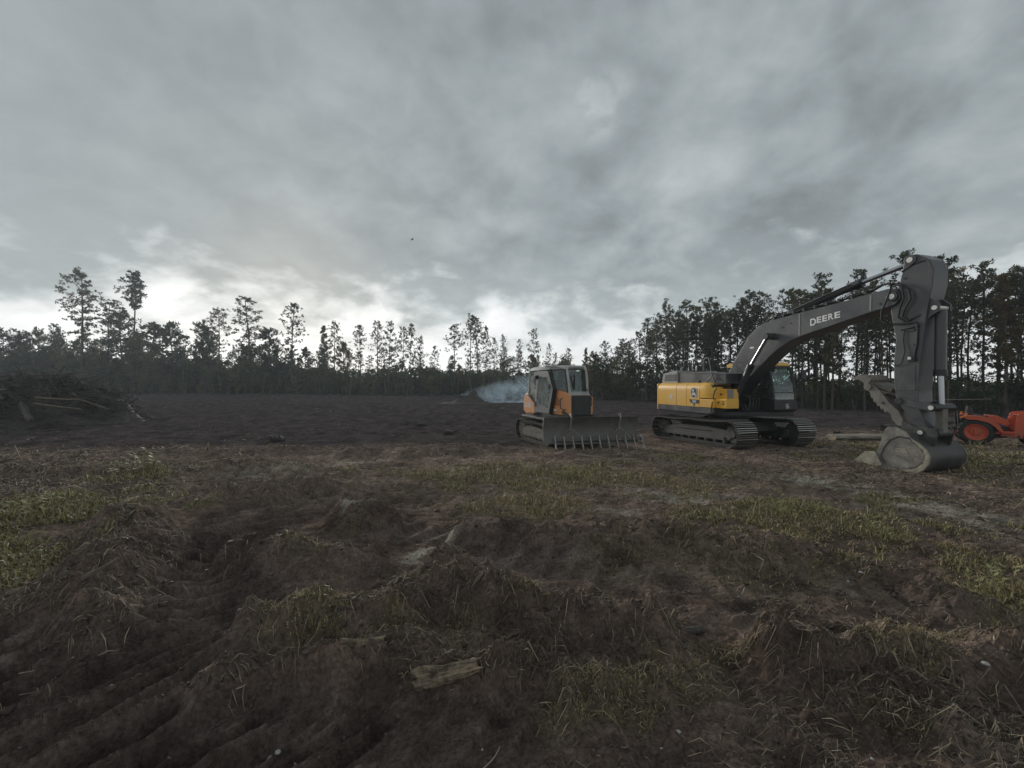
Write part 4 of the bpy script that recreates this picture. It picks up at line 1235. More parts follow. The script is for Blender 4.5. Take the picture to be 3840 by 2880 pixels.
    MB().tube([(2.6, -.11, 4.36), (4.12, -.12, 4.72)], .018, 6).tube([(2.6, .11, 4.40), (4.12, .12, 4.76)], .018, 6).build('cylinder_pipe', K, ac)
    MB().cyl((2.48, -.14, 4.31), (2.48, .14, 4.31), .085, 20).build('cylinder_eye', K, ac)
    # arm
    arm = [(5.40, 4.90), (5.44, 5.02), (5.53, 5.07), (5.64, 5.05), (5.88, 4.86), (5.945, 4.62), (5.93, 4.30), (5.87, 3.98), (5.78, 3.33), (5.71, 2.62), (5.67, 1.98), (5.68, 1.60), (5.78, 1.28), (5.84, 1.05), (5.80, .93), (5.70, .90), (5.61, .98), (5.50, 1.30), (5.24, 1.76),
           (5.20, 2.2), (5.20, 2.66), (5.24, 3.17), (5.17, 3.60), (5.12, 3.98), (5.14, 4.20), (5.30, 4.40), (5.34, 4.62)]
    am = MB().prism(arm, -.24, .24).build('arm', BO, X, .02)
    MB().cyl((5.53, -.27, 4.95), (5.53, .27, 4.95), .12, 24).build('arm_end_boss', BO, am, .01)
    MB().cyl((5.53, -.28, 4.95), (5.53, .28, 4.95), .06, 20).build('pin', M['silver'], am)
    # folded seam that frames the side plate
    MB().tube([(5.36, -.243, 4.72), (5.58, -.243, 4.83), (5.80, -.243, 4.86)], .014, 6).build('weld_seam', K, am)
    for s_ in (-1, 1):
        MB().prism([(5.72, 4.0), (5.86, 4.02), (6.02, 3.86), (6.02, 3.70), (5.90, 3.62), (5.68, 3.4)], .155 * s_, .20 * s_).build('cylinder_bracket', BO, am, .008)
    MB().cyl((5.945, -.225, 3.78), (5.945, .225, 3.78), .05, 18).build('pin', M['silver'], am)
    MB().box(5.30, 5.62, -.246, -.24, 1.95, 2.55).build('guard_plate', BO, am, .004)
    # bucket cylinder
    bcy = MB().tube([(5.945, 0, 3.72), (5.93, 0, 2.36)], .098, 22).build('bucket_cylinder', BO, X, .008)
    MB().tube([(5.93, 0, 2.42), (5.93, 0, 2.28)], .112, 22).build('cylinder_head', K, bcy, .008)
    MB().tube([(5.93, 0, 2.30), (5.95, 0, 1.60)], .056, 18).build('rod', M['chrome'], bcy)
    # dump links
    lk = MB()
    for s_ in (-1, 1):
        lk.prism([(5.28, 1.66), (5.30, 1.75), (5.40, 1.77), (5.95, 1.66), (6.02, 1.60), (5.98, 1.50), (5.90, 1.50), (5.36, 1.62)], .255 * s_, .30 * s_)
    lk.build('dump_link', BO, X, .008)
    MB().cyl((5.95, -.33, 1.58), (5.95, .33, 1.58), .085, 22).build('link_boss', K, X, .008)
    MB().cyl((5.95, -.345, 1.58), (5.95, .345, 1.58), .05, 18).build('pin', M['silver'], X)
    MB().cyl((5.34, -.32, 1.70), (5.34, .32, 1.70), .075, 20).build('link_boss', K, X, .008)
    MB().prism([(5.87, 1.60), (6.03, 1.60), (6.02, 1.30), (6.03, 1.02), (5.93, .96), (5.86, 1.02), (5.89, 1.30)], -.085, .085).build('bucket_link', M['thumb'], X, .02)
    MB().cyl((5.945, -.21, 1.02), (5.945, .21, 1.02), .085, 20).build('link_boss', M['bucketback'], X, .008)
    # hoses
    for pts, r_ in (([(.1, -.2, 2.2), (.36, -.22, 2.86), (.80, -.22, 3.50), (1.24, -.22, 3.97), (1.85, -.22, 4.17), (2.9, -.22, 4.27), (3.9, -.22, 4.33), (4.70, -.22, 4.43)], .02),
                    ([(.0, -.1, 2.2), (.33, -.13, 2.90), (.77, -.13, 3.54), (1.22, -.13, 4.01), (1.85, -.13, 4.20), (2.9, -.15, 4.27), (3.9, -.15, 4.33), (4.70, -.15, 4.43)], .02),
                    ([(4.70, -.22, 4.43), (4.95, -.27, 4.50), (5.16, -.30, 4.50), (5.20, -.33, 4.38), (5.14, -.37, 4.10), (5.03, -.37, 3.85), (5.02, -.36, 3.64), (5.14, -.31, 3.52), (5.40, -.27, 3.50), (5.62, -.265, 3.50), (5.68, -.262, 3.44), (5.66, -.262, 3.38)], .022),
                    ([(4.70, -.15, 4.43), (5.0, -.2, 4.53), (5.35, -.30, 4.42), (5.55, -.33, 4.25), (5.58, -.33, 4.05), (5.45, -.30, 3.82), (5.40, -.28, 3.66), (5.50, -.27, 3.56), (5.72, -.22, 3.66), (5.86, -.16, 3.72)], .024),
                    ([(5.2, -.26, 4.50), (5.42, -.34, 4.34), (5.46, -.34, 4.10), (5.36, -.30, 3.85), (5.32, -.28, 3.66), (5.44, -.27, 3.55)], .02),
                    ([(5.68, -.26, 3.44), (5.66, -.26, 3.0), (5.60, -.26, 2.70)], .018),
                    ([(5.42, -.26, 3.35), (5.40, -.26, 3.10), (5.44, -.27, 2.85), (5.38, -.28, 2.58), (5.24, -.27, 2.52), (5.14, -.24, 2.62), (5.12, -.2, 2.8)], .012),
                    ([(5.36, -.255, 3.36), (5.60, -.255, 3.40)], .02)):
        MB().tube(pts, r_, 8).build('hydraulic_hose', M['rubber'], X)
    for k_ in range(9):                     # clamps that hold the boom lines
        f = k_ / 8
        MB().box(2.0 + 2.6 * f - .03, 2.0 + 2.6 * f + .03, -.26, -.09, 4.13 + .22 * f, 4.22 + .23 * f).build('pipe_clamp', K, X, .004)
    for (x_, z_) in ((2.35, 3.83), (2.62, 3.92), (4.95, 4.05), (1.55, 3.45), (.62, 2.55), (5.42, 4.55), (5.6, 3.0)):
        MB().cyl((x_, -.312 if x_ < 5.2 else -.252, z_), (x_, -.2, z_), .022, 10).build('grease_point', K, X)
    MB().box(1.15, 1.30, -.304, -.3, 3.28, 3.34).build('decal', M['white'], X)
    vb = MB().box(5.50, 5.64, -.30, -.24, 2.62, 2.76).build('valve_block', K, X, .01)
    MB().box(5.52, 5.58, -.32, -.30, 2.66, 2.72).build('fitting', M['silver'], vb)
    MB().box(5.40, 5.62, -.262, -.24, 3.31, 3.36).build('pipe_clamp', K, X, .004)
    # thumb
    th = [(4.58, 1.96), (4.60, 2.06), (4.70, 2.11), (4.82, 2.03), (4.95, 1.90), (5.11, 1.66), (5.30, 1.47), (5.40, 1.25), (5.38, 1.12), (5.28, 1.12), (5.18, 1.24), (5.14, 1.38), (5.07, 1.44), (5.03, 1.40), (4.99, 1.50), (4.95, 1.47), (4.91, 1.57), (4.87, 1.55), (4.84, 1.65), (4.79, 1.64), (4.77, 1.75), (4.73, 1.76), (4.70, 1.90)]
    tb_ = MB()
    for s_ in (-1, 1):
        tb_.prism(th, .20 * s_, .255 * s_)
    tb_.prism([(4.80, 1.86), (4.95, 1.80), (5.20, 1.42), (5.12, 1.42), (4.86, 1.70)], -.20, .20)
    tn = tb_.build('thumb', M['thumb'], X, .01)
    MB().cyl((4.67, -.29, 2.03), (4.67, .42, 2.03), .085, 22).build('thumb_tube', M['thumb'], tn, .01)
    for k_ in range(5):
        yy = -.25 + .155 * k_
        MB().prism([(4.70, 2.14), (4.76, 2.20), (4.66, 2.31), (4.52, 2.345), (4.40, 2.30), (4.30, 2.24), (4.36, 2.20), (4.46, 2.21), (4.56, 2.14), (4.62, 2.04), (4.70, 2.0)], yy - .03, yy + .03).build('thumb_tine', M['thumb'], tn, .008)
    MB().prism([(4.66, 2.16), (4.78, 2.13), (5.12, 1.98), (5.10, 1.90), (4.72, 2.04)], -.16, .36).build('thumb_plate', M['thumb'], tn, .01)
    MB().cyl((4.99, -.262, 1.64), (4.99, .262, 1.64), .035, 16).build('pin_hole', K, tn)
    # bucket
    side_ = [(5.24, 1.02), (5.30, 1.10), (5.47, 1.12), (5.66, 1.02), (5.74, .90), (5.90, .80), (6.03, .68), (6.09, .53), (6.07, .37), (5.97, .21), (5.80, .09), (5.55, .035), (5.25, .045), (4.95, .09), (5.04, .38), (5.12, .60)]
    bkt = MB().prism(side_, -.61, -.57).build('bucket', M['bucket'], X, .008)
    MB().prism(side_, .57, .61).build('bucket_side', M['bucket'], bkt, .008)
    shell = [(5.66, 1.00), (5.74, .89), (5.90, .79), (6.02, .675), (6.078, .53), (6.06, .375), (5.96, .22), (5.795, .105), (5.55, .052), (5.25, .06), (4.93, .10)]
    inn = [(p[0] - .04 if p[0] > 5.5 else p[0], p[1] + (.04 if p[1] < .4 else -.02)) for p in shell]
    MB().prism(shell + inn[::-1], -.585, .585).build('bucket_shell', M['bucketback'], bkt)
    # worn bead round the side plate
    rp = [(5.76, .885), (5.90, .80), (6.03, .68), (6.09, .53), (6.07, .37), (5.97, .21), (5.80, .09), (5.55, .035), (5.30, .05)]
    inn_ = [(5.80, .83), (5.89, .755), (5.975, .655), (6.01, .53), (5.985, .40), (5.875, .265), (5.74, .185), (5.52, .135), (5.30, .165)]
    op, ip = [], []
    for i_ in range(len(rp) - 1):
        for q_ in range(6):
            f = q_ / 6
            j_ = .018 * float(vnoise(i_ * 6 + q_ * 1.0, 3.3, 9)) * 2
            op.append((rp[i_][0] + (rp[i_ + 1][0] - rp[i_][0]) * f, rp[i_][1] + (rp[i_ + 1][1] - rp[i_][1]) * f))
            ip.append((inn_[i_][0] + (inn_[i_ + 1][0] - inn_[i_][0]) * f + j_, inn_[i_][1] + (inn_[i_ + 1][1] - inn_[i_][1]) * f + j_))
    vs_ = [(p[0], -.609, p[1]) for p in op] + [(p[0], -.634 - .012 * float(vnoise(k_ * .7, 1.0, 3)), p[1]) for k_, p in enumerate(ip)] + [(p[0], -.609, p[1]) for p in ip] + [(p[0] - .006, -.632, p[1] + .008) for p in op]
    m_ = len(op)
    fs = []
    for k_ in range(m_ - 1):
        fs += [(k_, k_ + 1, 3 * m_ + k_ + 1, 3 * m_ + k_), (3 * m_ + k_, 3 * m_ + k_ + 1, m_ + k_ + 1, m_ + k_), (m_ + k_, m_ + k_ + 1, 2 * m_ + k_ + 1, 2 * m_ + k_)]
    MB().add(vs_, fs).build('caked_mud', M['rim'], bkt, 0, 50)
    MB().tube([(5.245, -.618, .27), (5.17, -.618, .42), (5.24, -.618, .62), (5.36, -.618, .81), (5.52, -.618, .905), (5.74, -.618, .885)], .016, 6).build('weld_groove', K, bkt)
    MB().prism([(5.25, .27), (5.16, .42), (5.24, .62), (5.36, .80), (5.52, .89), (5.74, .87), (5.78, .80), (5.92, .70), (5.99, .56), (5.97, .42), (5.86, .28), (5.66, .21), (5.44, .19)], -.622, -.61).build('wear_plate', M['bucket'], bkt, .006)
    lg = MB()
    for k_ in range(3):
        lg.box(5.46 + .008 * k_, 5.70 - .02 * k_, -.628, -.622, .55 + k_ * .035, .572 + k_ * .035)
    lg.build('cast_marking', M['rim'], bkt)
    MB().prism([(5.05, .50), (4.93, .47), (4.84, .46), (4.54, .14), (4.76, .09), (4.96, .07), (5.20, .20)], -.632, -.595).build('side_cutter', M['rim'], bkt, .008)
    MB().prism([(5.05, .50), (4.93, .47), (4.84, .46), (4.54, .14), (4.76, .09), (4.96, .07), (5.20, .20)], .595, .632).build('side_cutter', M['rim'], bkt, .008)
    for k_ in range(5):
        yy = -.50 + .25 * k_
        MB().prism([(5.02, .05), (5.02, .13), (4.80, .15), (4.55, .11), (4.53, .09), (4.80, .05)], yy - .05, yy + .05).build('bucket_tooth', M['tooth'], bkt, .008)
    ears = [(5.38, 1.26), (5.46, 1.22), (5.61, 1.13), (5.80, 1.13), (5.98, 1.13), (6.03, 1.0), (5.99, .80), (5.95, .70), (5.73, .66), (5.50, .80), (5.36, 1.03)]
    for s_ in (-1, 1):
        MB().prism(ears, .235 * s_, .275 * s_).build('bucket_ear', M['bucketback'], bkt, .01)
    MB().cyl((5.73, -.285, 1.01), (5.73, .285, 1.01), .075, 22).build('pin_collar', K, bkt, .006)
    MB().cyl((5.73, -.292, 1.01), (5.73, .292, 1.01), .05, 18).build('pin', M['silver'], bkt)
    # cab
    cy0, cy1 = .27, 1.22
    cb = MB().prism([(-.45, 1.17), (1.50, 1.17), (1.56, 1.24), (1.56, 1.52), (1.50, 1.60), (-.45, 1.60)], cy0, cy1).build('cab_base', K, X, .02)
    front = [(1.50, 1.58), (1.49, 1.75), (1.44, 2.1), (1.36, 2.45), (1.26, 2.70)]
    for yy in (cy0 + .03, cy1 - .03):
        MB().tube([(p[0], yy, p[1]) for p in front], .04, 8).build('front_pillar', K, cb)
        MB().box(.48, .56, yy - .03, yy + .03, 1.58, 2.72).build('centre_pillar', K, cb, .01)
        MB().box(-.45, -.37, yy - .03, yy + .03, 1.58, 2.72).build('rear_pillar', K, cb, .01)
    MB().prism([(-.47, 2.70), (1.20, 2.70), (1.30, 2.72), (1.22, 2.82), (1.0, 2.86), (-.35, 2.86), (-.47, 2.80)], cy0 - .01, cy1 + .01).build('cab_roof', M['yellow'], cb, .02)
    MB().prism([(-.2, 2.86), (.95, 2.86), (.85, 2.92), (-.1, 2.92)], cy0 + .1, cy1 - .1).build('roof_hatch', M['grey'], cb, .02)
    MB().box(1.30, 1.36, cy0 + .05, cy1 - .05, 2.62, 2.70).build('roof_visor', K, cb, .01)
    vs_ = []
    for p in front: vs_ += [(p[0] + .012, cy0 + .06, p[1]), (p[0] + .012, cy1 - .06, p[1])]
    MB().add(vs_, [(2 * i_, 2 * i_ + 1, 2 * i_ + 3, 2 * i_ + 2) for i_ in range(4)]).build('windscreen', M['glass'], cb)
    MB().box(1.485, 1.52, cy0 + .04, cy1 - .04, 1.80, 1.825).build('windscreen_bar', K, cb)
    MB().add([(.56, cy0 + .02, 1.62), (1.46, cy0 + .02, 1.62), (1.42, cy0 + .02, 2.1), (1.26, cy0 + .02, 2.66), (.56, cy0 + .02, 2.66)], [(0, 1, 2, 3, 4)]).build('side_window', M['glass'], cb)
    MB().add([(-.37, cy0 + .02, 1.95), (.48, cy0 + .02, 1.95), (.48, cy0 + .02, 2.66), (-.37, cy0 + .02, 2.66)], [(0, 1, 2, 3)]).build('side_window', M['glass'], cb)
    MB().box(-.38, .49, cy0 + .0, cy0 + .04, 1.58, 1.95).build('side_panel_lower', K, cb)
    MB().add([(.56, cy1 - .02, 1.62), (1.46, cy1 - .02, 1.62), (1.42, cy1 - .02, 2.1), (1.26, cy1 - .02, 2.66), (.56, cy1 - .02, 2.66)], [(0, 1, 2, 3, 4)]).build('door_window', M['glass'], cb)
    MB().add([(-.43, cy0 + .06, 1.95), (-.43, cy1 - .06, 1.95), (-.43, cy1 - .06, 2.66), (-.43, cy0 + .06, 2.66)], [(0, 1, 2, 3)]).build('rear_window', M['glass'], cb)
    MB().prism([(.0, 1.6), (.45, 1.6), (.5, 1.75), (.15, 1.78), (.05, 2.35), (-.08, 2.35), (-.12, 1.7)], .5, 1.0).build('seat', K, cb, .03)
    MB().box(.95, 1.25, .34, .5, 1.6, 1.98).build('console', K, cb, .02)
    MB().tube([(1.05, .62, 1.6), (1.1, .62, 1.98)], .02, 6).tube([(1.05, .85, 1.6), (1.1, .85, 1.98)], .02, 6).build('travel_lever', K, cb)
    MB().tube([(1.45, .95, 1.62), (1.36, .80, 2.06), (1.3, .7, 2.62)], .014, 6).build('wiper', K, cb)
    badge(cb, (1.561, .80, 1.36), (0, 1, 0), (1, 0, 0), .17)
    MB().box(.55, .70, cy0 - .004, cy0, 1.33, 1.40).box(.78, .86, cy0 - .004, cy0, 1.27, 1.33).build('decal', M['white'], cb)
    MB().tube([(1.30, cy1 + .02, 2.72), (1.46, cy1 + .12, 2.74), (1.60, cy1 + .14, 2.62), (1.60, cy1 + .14, 2.2), (1.58, cy1 + .13, 1.3), (1.50, cy1 + .02, 1.26)], .016, 8).build('grab_rail', K, cb)
    MB().box(1.52, 1.60, cy1 + .16, cy1 + .36, 2.26, 2.58).build('mirror', K, cb, .025)
    MB().tube([(1.56, cy1 + .12, 2.56), (1.56, cy1 + .25, 2.60)], .014, 6).build('mirror_arm', K, cb)
    MB().box(1.22, 1.30, cy0 + .0, cy0 + .14, 2.86, 2.96).build('roof_lamp', M['grey'], cb, .01)
    MB().tube([(.95, cy0 - .1, 2.75), (1.0, cy0 - .1, 2.95), (1.05, cy0 - .1, 2.75)], .03, 6).build('lamp_bracket', M['yellow'], cb)
    # markings on the right side
    badge(X, (-.335, -1.302, 1.78), (1, 0, 0), (0, -1, 0), .40)
    mk = MB().prism([(-.60, 1.535), (-.055, 1.535), (-.055, 1.40), (-.49, 1.40)], -1.306, -1.3015).build('model_stripe', K, X)
    for ch, x0, x1 in (('2', -.42, -.355), ('1', -.345, -.315), ('0', -.30, -.215)):
        letter_fit(mk, ch, x0, x1, 1.425, 1.515, -1.3065, 0)
    MB().prism([(-.50, 1.39), (-.44, 1.39), (-.365, 1.30), (-.405, 1.30)], -1.306, -1.3015).build('model_slash', M['white'], mk)
    MB().prism([(-.425, 1.39), (-.28, 1.39), (-.30, 1.315), (-.365, 1.305)], -1.306, -1.3015).build('model_tag', K, mk)
    letter_fit(mk, 'P', -.365, -.33, 1.325, 1.38, -1.3065, 0)
    MB().box(-1.70, -1.57, -1.3055, -1.3015, 1.53, 1.66).build('decal', M['white'], X)
    letters(X, 'i', .10, (-1.635, -1.306, 1.595), 0, 0, .004, 'black')
    return X


def build_dozer():
    a = 0.38
    B = empty('bulldozer', (1.863, 14.317, 0.0), frame_rot(a))
    tag(B, 'orange and black crawler bulldozer with enclosed cab and toothed rake on its blade', 'bulldozer')
    K, O = M['black'], M['orange']
    for side in (-1, 1):
        track(B, .83 * side, -.46, 1.46, .355, .035, .50, .172, 0.0, M['steel'], M['dframe'], 6, .28, side)
        # plate that guards the rollers
        MB().prism([(-1.35, .18), (.55, .18), (.55, .34), (.40, .40), (-1.2, .40), (-1.35, .34)], (.83 + .16) * side, (.83 + .19) * side).build('roller_guard', M['dframe'], B, .008)
    MB().prism([(-1.85, .55), (-1.7, .42), (.9, .42), (1.1, .6), (1.1, 1.05), (-1.9, 1.02)], -.52, .52).build('main_frame', K, B, .02)
    MB().box(-1.5, .8, -1.02, -.5, .86, .93).box(-1.5, .8, .5, 1.02, .86, .93).build('fender', K, B, .01)
    MB().box(-2.05, -1.3, -.60, .60, .86, .95).build('rear_step', K, B, .01)
    # rear fuel tank
    tk = MB().prism([(-2.24, 1.05), (-1.98, .95), (-1.16, .98), (-1.20, 1.34), (-1.27, 1.46), (-1.40, 1.62), (-1.58, 1.71), (-1.82, 1.755), (-2.02, 1.71), (-2.16, 1.58), (-2.25, 1.36)], -.62, .62).build('fuel_tank', O, B, .04)
    for k, ch in enumerate('CASE'):
        letter_fit(tk, ch, -2.10 + k * .155, -1.965 + k * .155, 1.235, 1.375, -.6215, 0)
    MB().box(-2.11, -1.50, -.6245, -.6215, 1.195, 1.222).build('lettering_bar', M['white'], tk)
    # hood, wide at the cab and narrow at the grille
    cw = lambda x: .60 - (max(x, .15) - .15) * .222
    cowl = lambda x, y, z: (x, y * cw(x) , z)
    hd = MB().prism([(-.25, 1.05), (1.14, 1.05), (1.14, 1.70), (1.05, 1.76), (.60, 1.885), (.36, 1.925), (.22, 1.90)], -1, 1).xf(cowl).build('engine_cowl', O, B, .015)
    MB().prism([(-.02, 1.36), (.62, 1.36), (.64, 1.50), (.50, 1.66), (.34, 1.74), (.26, 1.70)], -1.012, -1.0).xf(cowl).build('cowl_recess', M['orange_dark'], hd)
    letters(hd, '650M', .115, (.33, -.5655, 1.20), .22, 0, .003, 'white')
    MB().prism([(.45, 1.90), (1.16, 1.72), (1.16, 1.76), (.60, 1.92), (.3, 1.97)], -.34, .34).build('hood_top', M['cabgrey'], B, .01)
    MB().box(1.142, 1.175, -.37, .37, 1.05, 1.71).build('grille_frame', K, B, .012)
    g = MB()
    for k in range(11):
        g.box(1.176, 1.186, -.27, .27, 1.10 + k * .053, 1.125 + k * .053)
    g.build('grille', M['frame'], B)
    MB().tube([(.72, -.47, 1.62), (.72, -.54, 1.60), (.72, -.54, 1.28), (.90, -.50, 1.24), (.90, -.43, 1.24)], .016, 8).build('grab_rail', K, B)
    MB().tube([(.98, .40, 1.68), (1.05, .50, 1.66), (1.05, .50, 1.18), (1.0, .40, 1.14)], .018, 8).build('grab_rail', O, B)
    MB().box(-.35, 1.1, .38, .48, 1.05, 1.35).build('side_step', O, B, .02)
    # cab: six sided in plan
    plan = [(-1.62, -.60), (-.72, -.64), (.12, -.60), (.74, -.36), (.74, .36), (.12, .60), (-.72, .64), (-1.62, .60)]
    MB().prism([(-1.25, 1.0), (.2, 1.0), (.55, 1.75), (.5, 1.93), (.1, 1.93), (-.1, 1.3), (-1.25, 1.3)], -.5, .5).build('cab_floor', K, B, .02)
    roof = MB()
    n_ = len(plan)
    lo = [(p[0] * 1.0, p[1] * 1.03, 2.60) for p in plan]
    mi = [(p[0] * 1.0 - .0, p[1] * 1.0, 2.68) for p in plan]
    hi = [(p[0] * .9 - .03, p[1] * .86, 2.74) for p in plan]
    roof.add(lo + mi + hi, [tuple(range(n_)), tuple(range(2 * n_, 3 * n_))] + [(i, (i + 1) % n_, n_ + (i + 1) % n_, n_ + i) for i in range(n_)] + [(n_ + i, n_ + (i + 1) % n_, 2 * n_ + (i + 1) % n_, 2 * n_ + i) for i in range(n_)])
    cab = roof.build('cab_roof', M['cabgrey'], B, .01, smooth=25)
    for sy in (-1, 1):
        for pts, r_ in (([(-1.74, .60, 1.66), (-1.66, .60, 2.2), (-1.60, .59, 2.62)], .045), ([(-1.0, .63, 1.40), (-.80, .63, 2.62)], .045), ([(.50, .62, 1.93), (.30, .62, 2.28), (.12, .60, 2.62)], .04), ([(.50, .62, 1.93), (.18, .62, 1.06)], .05), ([(.86, .33, 1.78), (.80, .34, 2.2), (.72, .36, 2.62)], .04)):
            MB().tube([(p[0], p[1] * sy, p[2]) for p in pts], r_, 6).build('cab_pillar', M['cabgrey'] if pts[0][0] < -.9 else K, cab)
        # door
        dr = [(-.74, 2.58), (.09, 2.56), (.46, 1.93), (.15, 1.08), (-1.06, 1.05), (-.96, 1.34)]
        inner_ = [(-.66, 2.34), (-.02, 2.34), (.30, 1.93), (.06, 1.24), (-.60, 1.34), (-.86, 1.55)]
        y0, y1 = .645 * sy, .675 * sy
        mb = MB()
        vs_ = [(p[0], y0, p[1]) for p in dr] + [(p[0], y0, p[1]) for p in inner_] + [(p[0], y1, p[1]) for p in dr] + [(p[0], y1, p[1]) for p in inner_]
        m_ = len(dr)
        fs = []
        for i in range(m_):
            j = (i + 1) % m_
            fs += [(i, j, m_ + j, m_ + i), (2 * m_ + i, 2 * m_ + j, 3 * m_ + j, 3 * m_ + i), (i, j, 2 * m_ + j, 2 * m_ + i), (m_ + i, m_ + j, 3 * m_ + j, 3 * m_ + i)]
        d_ = mb.add(vs_, fs).build('door', M['doorgrey'], cab, .006, smooth=20)
        MB().add([(p[0], .66 * sy, p[1]) for p in inner_], [tuple(range(m_))]).build('door_glass', M['dustglass'], d_)
        MB().tube([(dr[i % m_][0], .672 * sy, dr[i % m_][1]) for i in (1, 2, 3)], .024, 6).build('door_seal', K, d_)
        MB().box(.13, .19, .675 * sy, .71 * sy, 1.93, 2.10).build('door_handle', K, d_, .01)
        MB().box(.12, .18, .675 * sy, .70 * sy, 1.78, 1.84).build('door_lock', K, d_, .01)
        MB().box(-.84, -.72, .675 * sy, .80 * sy, 2.28, 2.42).build('work_lamp', K, cab, .015)
        MB().add([(-1.62, .615 * sy, 1.72), (-1.02, .635 * sy, 1.44), (-.82, .635 * sy, 2.56), (-1.56, .605 * sy, 2.56)], [(0, 1, 2, 3)]).build('rear_side_window', M['dirtyglass'], cab)
        MB().add([(.14, .61 * sy, 2.56), (.50, .62 * sy, 1.95), (.84, .34 * sy, 1.82), (.73, .37 * sy, 2.58)], [(0, 1, 2, 3)]).build('corner_window', M['glass'], cab)
        MB().tube([(-1.62, .62 * sy, 1.66), (-1.30, .64 * sy, 1.52), (-1.05, .645 * sy, 1.40)], .05, 6).build('cab_sill', K, cab)
        MB().box(-1.05, -.92, .60 * sy, .70 * sy, 1.28, 1.46).build('hinge_box', K, cab, .015)
    MB().add([(.86, -.32, 1.82), (.86, .32, 1.82), (.74, .34, 2.58), (.74, -.34, 2.58)], [(0, 1, 2, 3)]).build('windscreen', M['glass'], cab)
    MB().add([(-1.70, -.57, 1.72), (-1.70, .57, 1.72), (-1.60, .56, 2.58), (-1.60, -.56, 2.58)], [(0, 1, 2, 3)]).build('rear_window', M['dustglass'], cab)
    # brush guard hoop in front of the windscreen
    MB().tube([(1.00, -.34, 1.76), (.94, -.36, 2.2), (.86, -.37, 2.56), (.80, -.31, 2.67), (.80, .31, 2.67), (.86, .37, 2.56), (.94, .36, 2.2), (1.00, .34, 1.76)], .042, 8).build('brush_guard', M['cabgrey'], B)
    MB().tube([(.86, -.37, 2.6), (.45, -.58, 2.70), (-.3, -.60, 2.74)], .03, 6).tube([(.86, .37, 2.6), (.45, .58, 2.70), (-.3, .60, 2.74)], .03, 6).build('guard_brace', M['cabgrey'], B)
    MB().prism([(-.75, 1.3), (-.2, 1.3), (-.15, 1.55), (-.5, 1.6), (-.6, 2.25), (-.75, 2.25)], -.27, .27).build('seat', K, B, .03)
    MB().box(.35, .55, -.25, .25, 1.7, 1.95).build('dash', K, B, .03)
    MB().tube([(.85, -.1, 1.9), (.9, -.1, 2.35), (.86, -.1, 2.4)], .03, 8).build('exhaust_stack', K, B)
    MB().tube([(1.0, .15, 1.85), (1.05, .2, 1.98), (1.1, .3, 1.86)], .02, 6).build('hose', M['rubber'], B)
    # push frame
    for sy in (-1, 1):
        MB().prism([(.2, .34), (1.38, .34), (1.38, .56), (.2, .56)], .40 * sy, .54 * sy).build('push_arm', M['frame'], B, .01)
        lc = MB().tube([(.75, .46 * sy, 1.16), (1.15, .46 * sy, 1.0)], .06, 14).build('lift_cylinder', M['frame'], B)
        MB().tube([(1.12, .46 * sy, 1.01), (1.55, .46 * sy, .86)], .034, 12).build('rod', M['chrome'], lc)
    MB().box(1.25, 1.42, -.5, .5, .36, .66).build('push_frame_nose', M['frame'], B, .01)
    # blade, angled a little against the body
    bx, by, br = 1.637, .057, -.233
    bp = [(.14, .235), (.045, .36), (-.01, .55), (-.02, .72), (.02, .90), (.09, 1.045), (.06, 1.055), (-.01, .92), (-.05, .73), (-.04, .54), (.015, .345), (.10, .225)]
    bl = MB().prism(bp, -1.53, 1.53).build('blade', M['blade'], B, .004, loc=(bx, by, 0), rot=(0, 0, br))
    for sy in (-1, 1):
        MB().prism([(.10, .24), (-.06, .40), (-.09, .75), (.0, 1.04), (.10, 1.05), (.03, .9), (-.01, .72), (.0, .55), (.06, .37)], 1.53 * sy, 1.56 * sy).build('blade_end_plate', M['blade'], bl, .004)
    MB().box(.02, .12, -1.535, 1.535, 1.04, 1.062).build('blade_top_edge', M['frame'], bl, .004)
    # root rake hung on the blade
    rk = MB().box(.10, .16, -1.46, 1.46, .30, .40).box(.14, .19, -1.46, 1.46, .20, .25).build('rake', M['blade'], bl, .006, loc=(0, .22, 0))
    for yy in (-.92, .70):
        MB().prism([(.05, 1.07), (.15, 1.12), (.17, 1.0), (.09, .84), (.06, .60), (.12, .30), (.17, .30), (.105, .60), (.13, .82), (.22, 1.02), (.18, 1.18), (.02, 1.14)], yy - .022, yy + .022).build('rake_hanger', M['tooth'], rk, .006)
        for s2 in (-1, 1):
            MB().add([(.13, yy, .66), (.15, yy + .34 * s2, .36), (.15, yy, .36), (.10, yy, .66), (.11, yy + .34 * s2, .36), (.11, yy, .36)], [(0, 1, 2), (3, 4, 5), (0, 1, 4, 3), (1, 2, 5, 4), (2, 0, 3, 5)]).build('rake_gusset', M['blade'], rk)
            MB().tube([(.14, yy + .03 * s2, .70), (.17, yy + .36 * s2, .37)], .010, 6).build('gusset_edge', M['tooth'], rk)
    for k in range(11):
        yy = -1.44 + .288 * k
        MB().prism([(.09, .46), (.15, .47), (.21, .36), (.27, .24), (.37, .10), (.47, -.01), (.43, -.03), (.30, .06), (.20, .18), (.13, .30)], yy - .019, yy + .019).build('rake_tooth', M['tooth'], rk, .006)
    return B


